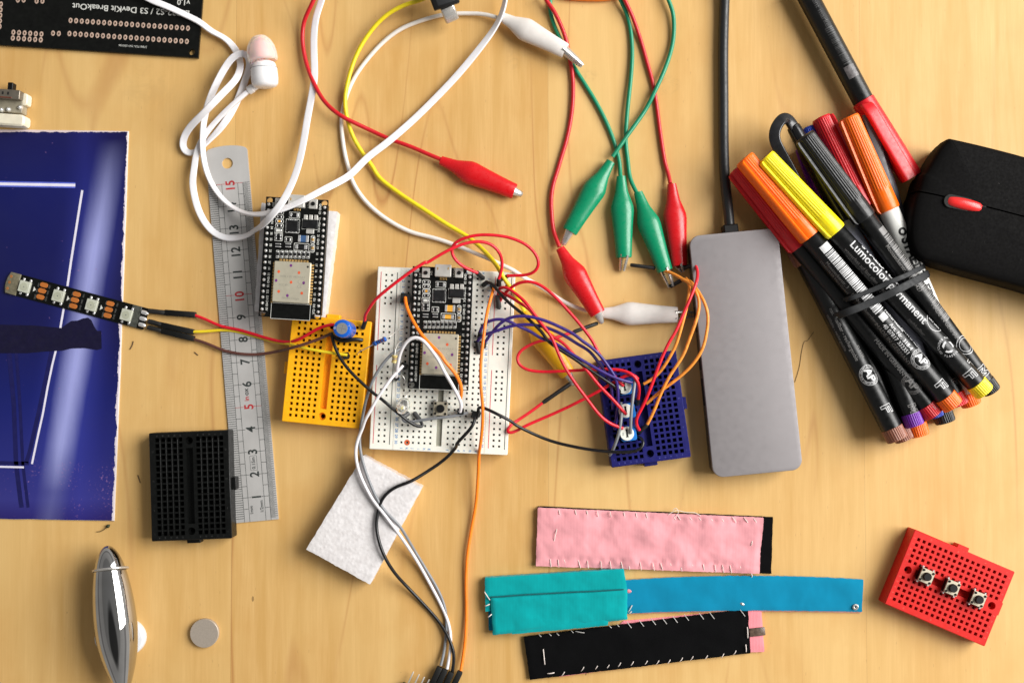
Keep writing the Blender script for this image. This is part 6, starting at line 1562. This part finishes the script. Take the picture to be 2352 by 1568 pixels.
# ------------------------------------------------------------------ small debris on the wood
m = MB(); m.tube(path(('c0r3', '868,212,2 900,208,2 935,190,3 965,165,4')), .9, 6); 
t = Thing('dried_sprig', 'tiny dried stem with a dark green bud under the booklet', 'plant bit', Vector((*at(238, 1214, 0).xy, 0)))
t.part('stem', m, plastic('dry_stem', (92, 70, 34), .8, .2), world=True)
m = MB(); m.lathe(at(*d('c0r3', 950, 175), 4), at(*d('c0r3', 985, 148), 4), [(0, .8), (.3, 3.6), (.6, 4), (1, .8)], 10); t.part('bud', m, plastic('bud_green', (48, 56, 22), .7, .3), world=True)
fl = plastic('fibre_dark', (88, 66, 44), .8, .2)
for pts, lb in (((('c0r2', '1195,32,1.2 1185,70,1.2 1165,105,1.2')), 'dark curved fibre beside the right edge of the booklet'),
                ((('c3r1', '410,1450,1 365,1510,1 345,1560,1'), ('c3r2', '335,0,1 300,120,1 285,250,1 240,400,1')), 'long thin dark hair curving between the hub and the pens'),
                ((('c0r2', '1742,130,1 1775,158,1')), 'tiny dark crumb left of the ruler'),
                ((('c0r2', '1235,1230,1 1258,1300,1')), 'short dark fibre between the booklet and the black breadboard')):
    pts = (pts,) if isinstance(pts[0], str) else pts
    m = MB(); m.tube(path(*pts), .5 if 'hair' in lb else 1.1, 6); single('fibre', lb, 'debris', m, fl, group='bits of fibre on the table')
# ------------------------------------------------------------------ light, world, camera
def area(name, loc, target, size, sy, power, col):
    l = bpy.data.lights.new(name, 'AREA'); l.shape = 'RECTANGLE'; l.size = size; l.size_y = sy; l.energy = power; l.color = col
    o = bpy.data.objects.new(name, l); COL.objects.link(o); o.location = loc
    o.rotation_euler = (Vector(target) - Vector(loc)).to_track_quat('-Z', 'Y').to_euler(); return o
area('window_light', (1.30, .36, 1.02), (0, 0, 0), 1.3, 1.15, 60, (1, .985, .96))
w = bpy.data.worlds.new('World'); scene.world = w; w.use_nodes = True; nt = w.node_tree
bg = nt.nodes['Background']; tcw = nt.nodes.new('ShaderNodeTexCoord'); sp = nt.nodes.new('ShaderNodeSeparateXYZ'); nt.links.new(tcw.outputs['Generated'], sp.inputs[0])
# a room: dim ceiling overhead, paler walls low down, brightest towards the window side
def mth(op, a, b):
    q = nt.nodes.new('ShaderNodeMath'); q.operation = op
    for v, k_ in ((a, 0), (b, 1)):
        if hasattr(v, 'links'): nt.links.new(v, q.inputs[k_])
        else: q.inputs[k_].default_value = v
    return q.outputs[0]
rp = nt.nodes.new('ShaderNodeValToRGB'); nt.links.new(sp.outputs[2], rp.inputs[0]); e = rp.color_ramp.elements
# dark patch added to the world, as an unseen photographer, to darken reflections
vd = nt.nodes.new('ShaderNodeVectorMath'); vd.operation = 'DOT_PRODUCT'; nt.links.new(tcw.outputs['Generated'], vd.inputs[0]); vd.inputs[1].default_value = (.03, -.34, .94)
sh_ = nt.nodes.new('ShaderNodeMapRange'); nt.links.new(vd.outputs['Value'], sh_.inputs[0]); sh_.inputs[1].default_value = .915; sh_.inputs[2].default_value = .955; sh_.inputs[3].default_value = 1; sh_.inputs[4].default_value = .16
e[0].color = (.66, .64, .60, 1); e[0].position = 0; e[1].color = (.27, .27, .27, 1); e[1].position = 1
q_ = e.new(.30); q_.color = (.66, .64, .62, 1); q_ = e.new(.33); q_.color = (.30, .29, .285, 1); q_ = e.new(.46); q_.color = (.34, .33, .325, 1); q_ = e.new(.48); q_.color = (.52, .51, .5, 1); q_ = e.new(.74); q_.color = (.44, .43, .42, 1); q_ = e.new(.78); q_.color = (.29, .285, .28, 1)
bg2 = mth('ADD', mth('MULTIPLY', sp.outputs[0], .28), 1.0)
mx = nt.nodes.new('ShaderNodeVectorMath'); mx.operation = 'SCALE'; nt.links.new(rp.outputs[0], mx.inputs[0]); nt.links.new(mth('MULTIPLY', bg2, sh_.outputs[0]), mx.inputs['Scale'])
nt.links.new(mx.outputs[0], bg.inputs[0]); bg.inputs[1].default_value = .68
cam = bpy.data.cameras.new('Camera'); co = bpy.data.objects.new('Camera', cam); COL.objects.link(co)
cam.sensor_width = 36; cam.lens = 36 * FOC / 2352.0; cam.clip_start = .01; cam.clip_end = 20
co.location = cam_pos * U; co.rotation_euler = (Vector((0, 0, 0)) - cam_pos).to_track_quat('-Z', 'Y').to_euler()
cam.dof.use_dof = True; cam.dof.focus_distance = (H - 70) * U; cam.dof.aperture_fstop = 5.0
scene.camera = co
scene.view_settings.view_transform = 'Standard'; scene.view_settings.look = 'None'; scene.view_settings.exposure = 0; scene.view_settings.gamma = 1
scene.view_settings.use_curve_mapping = False
scene.cycles.max_bounces = 8
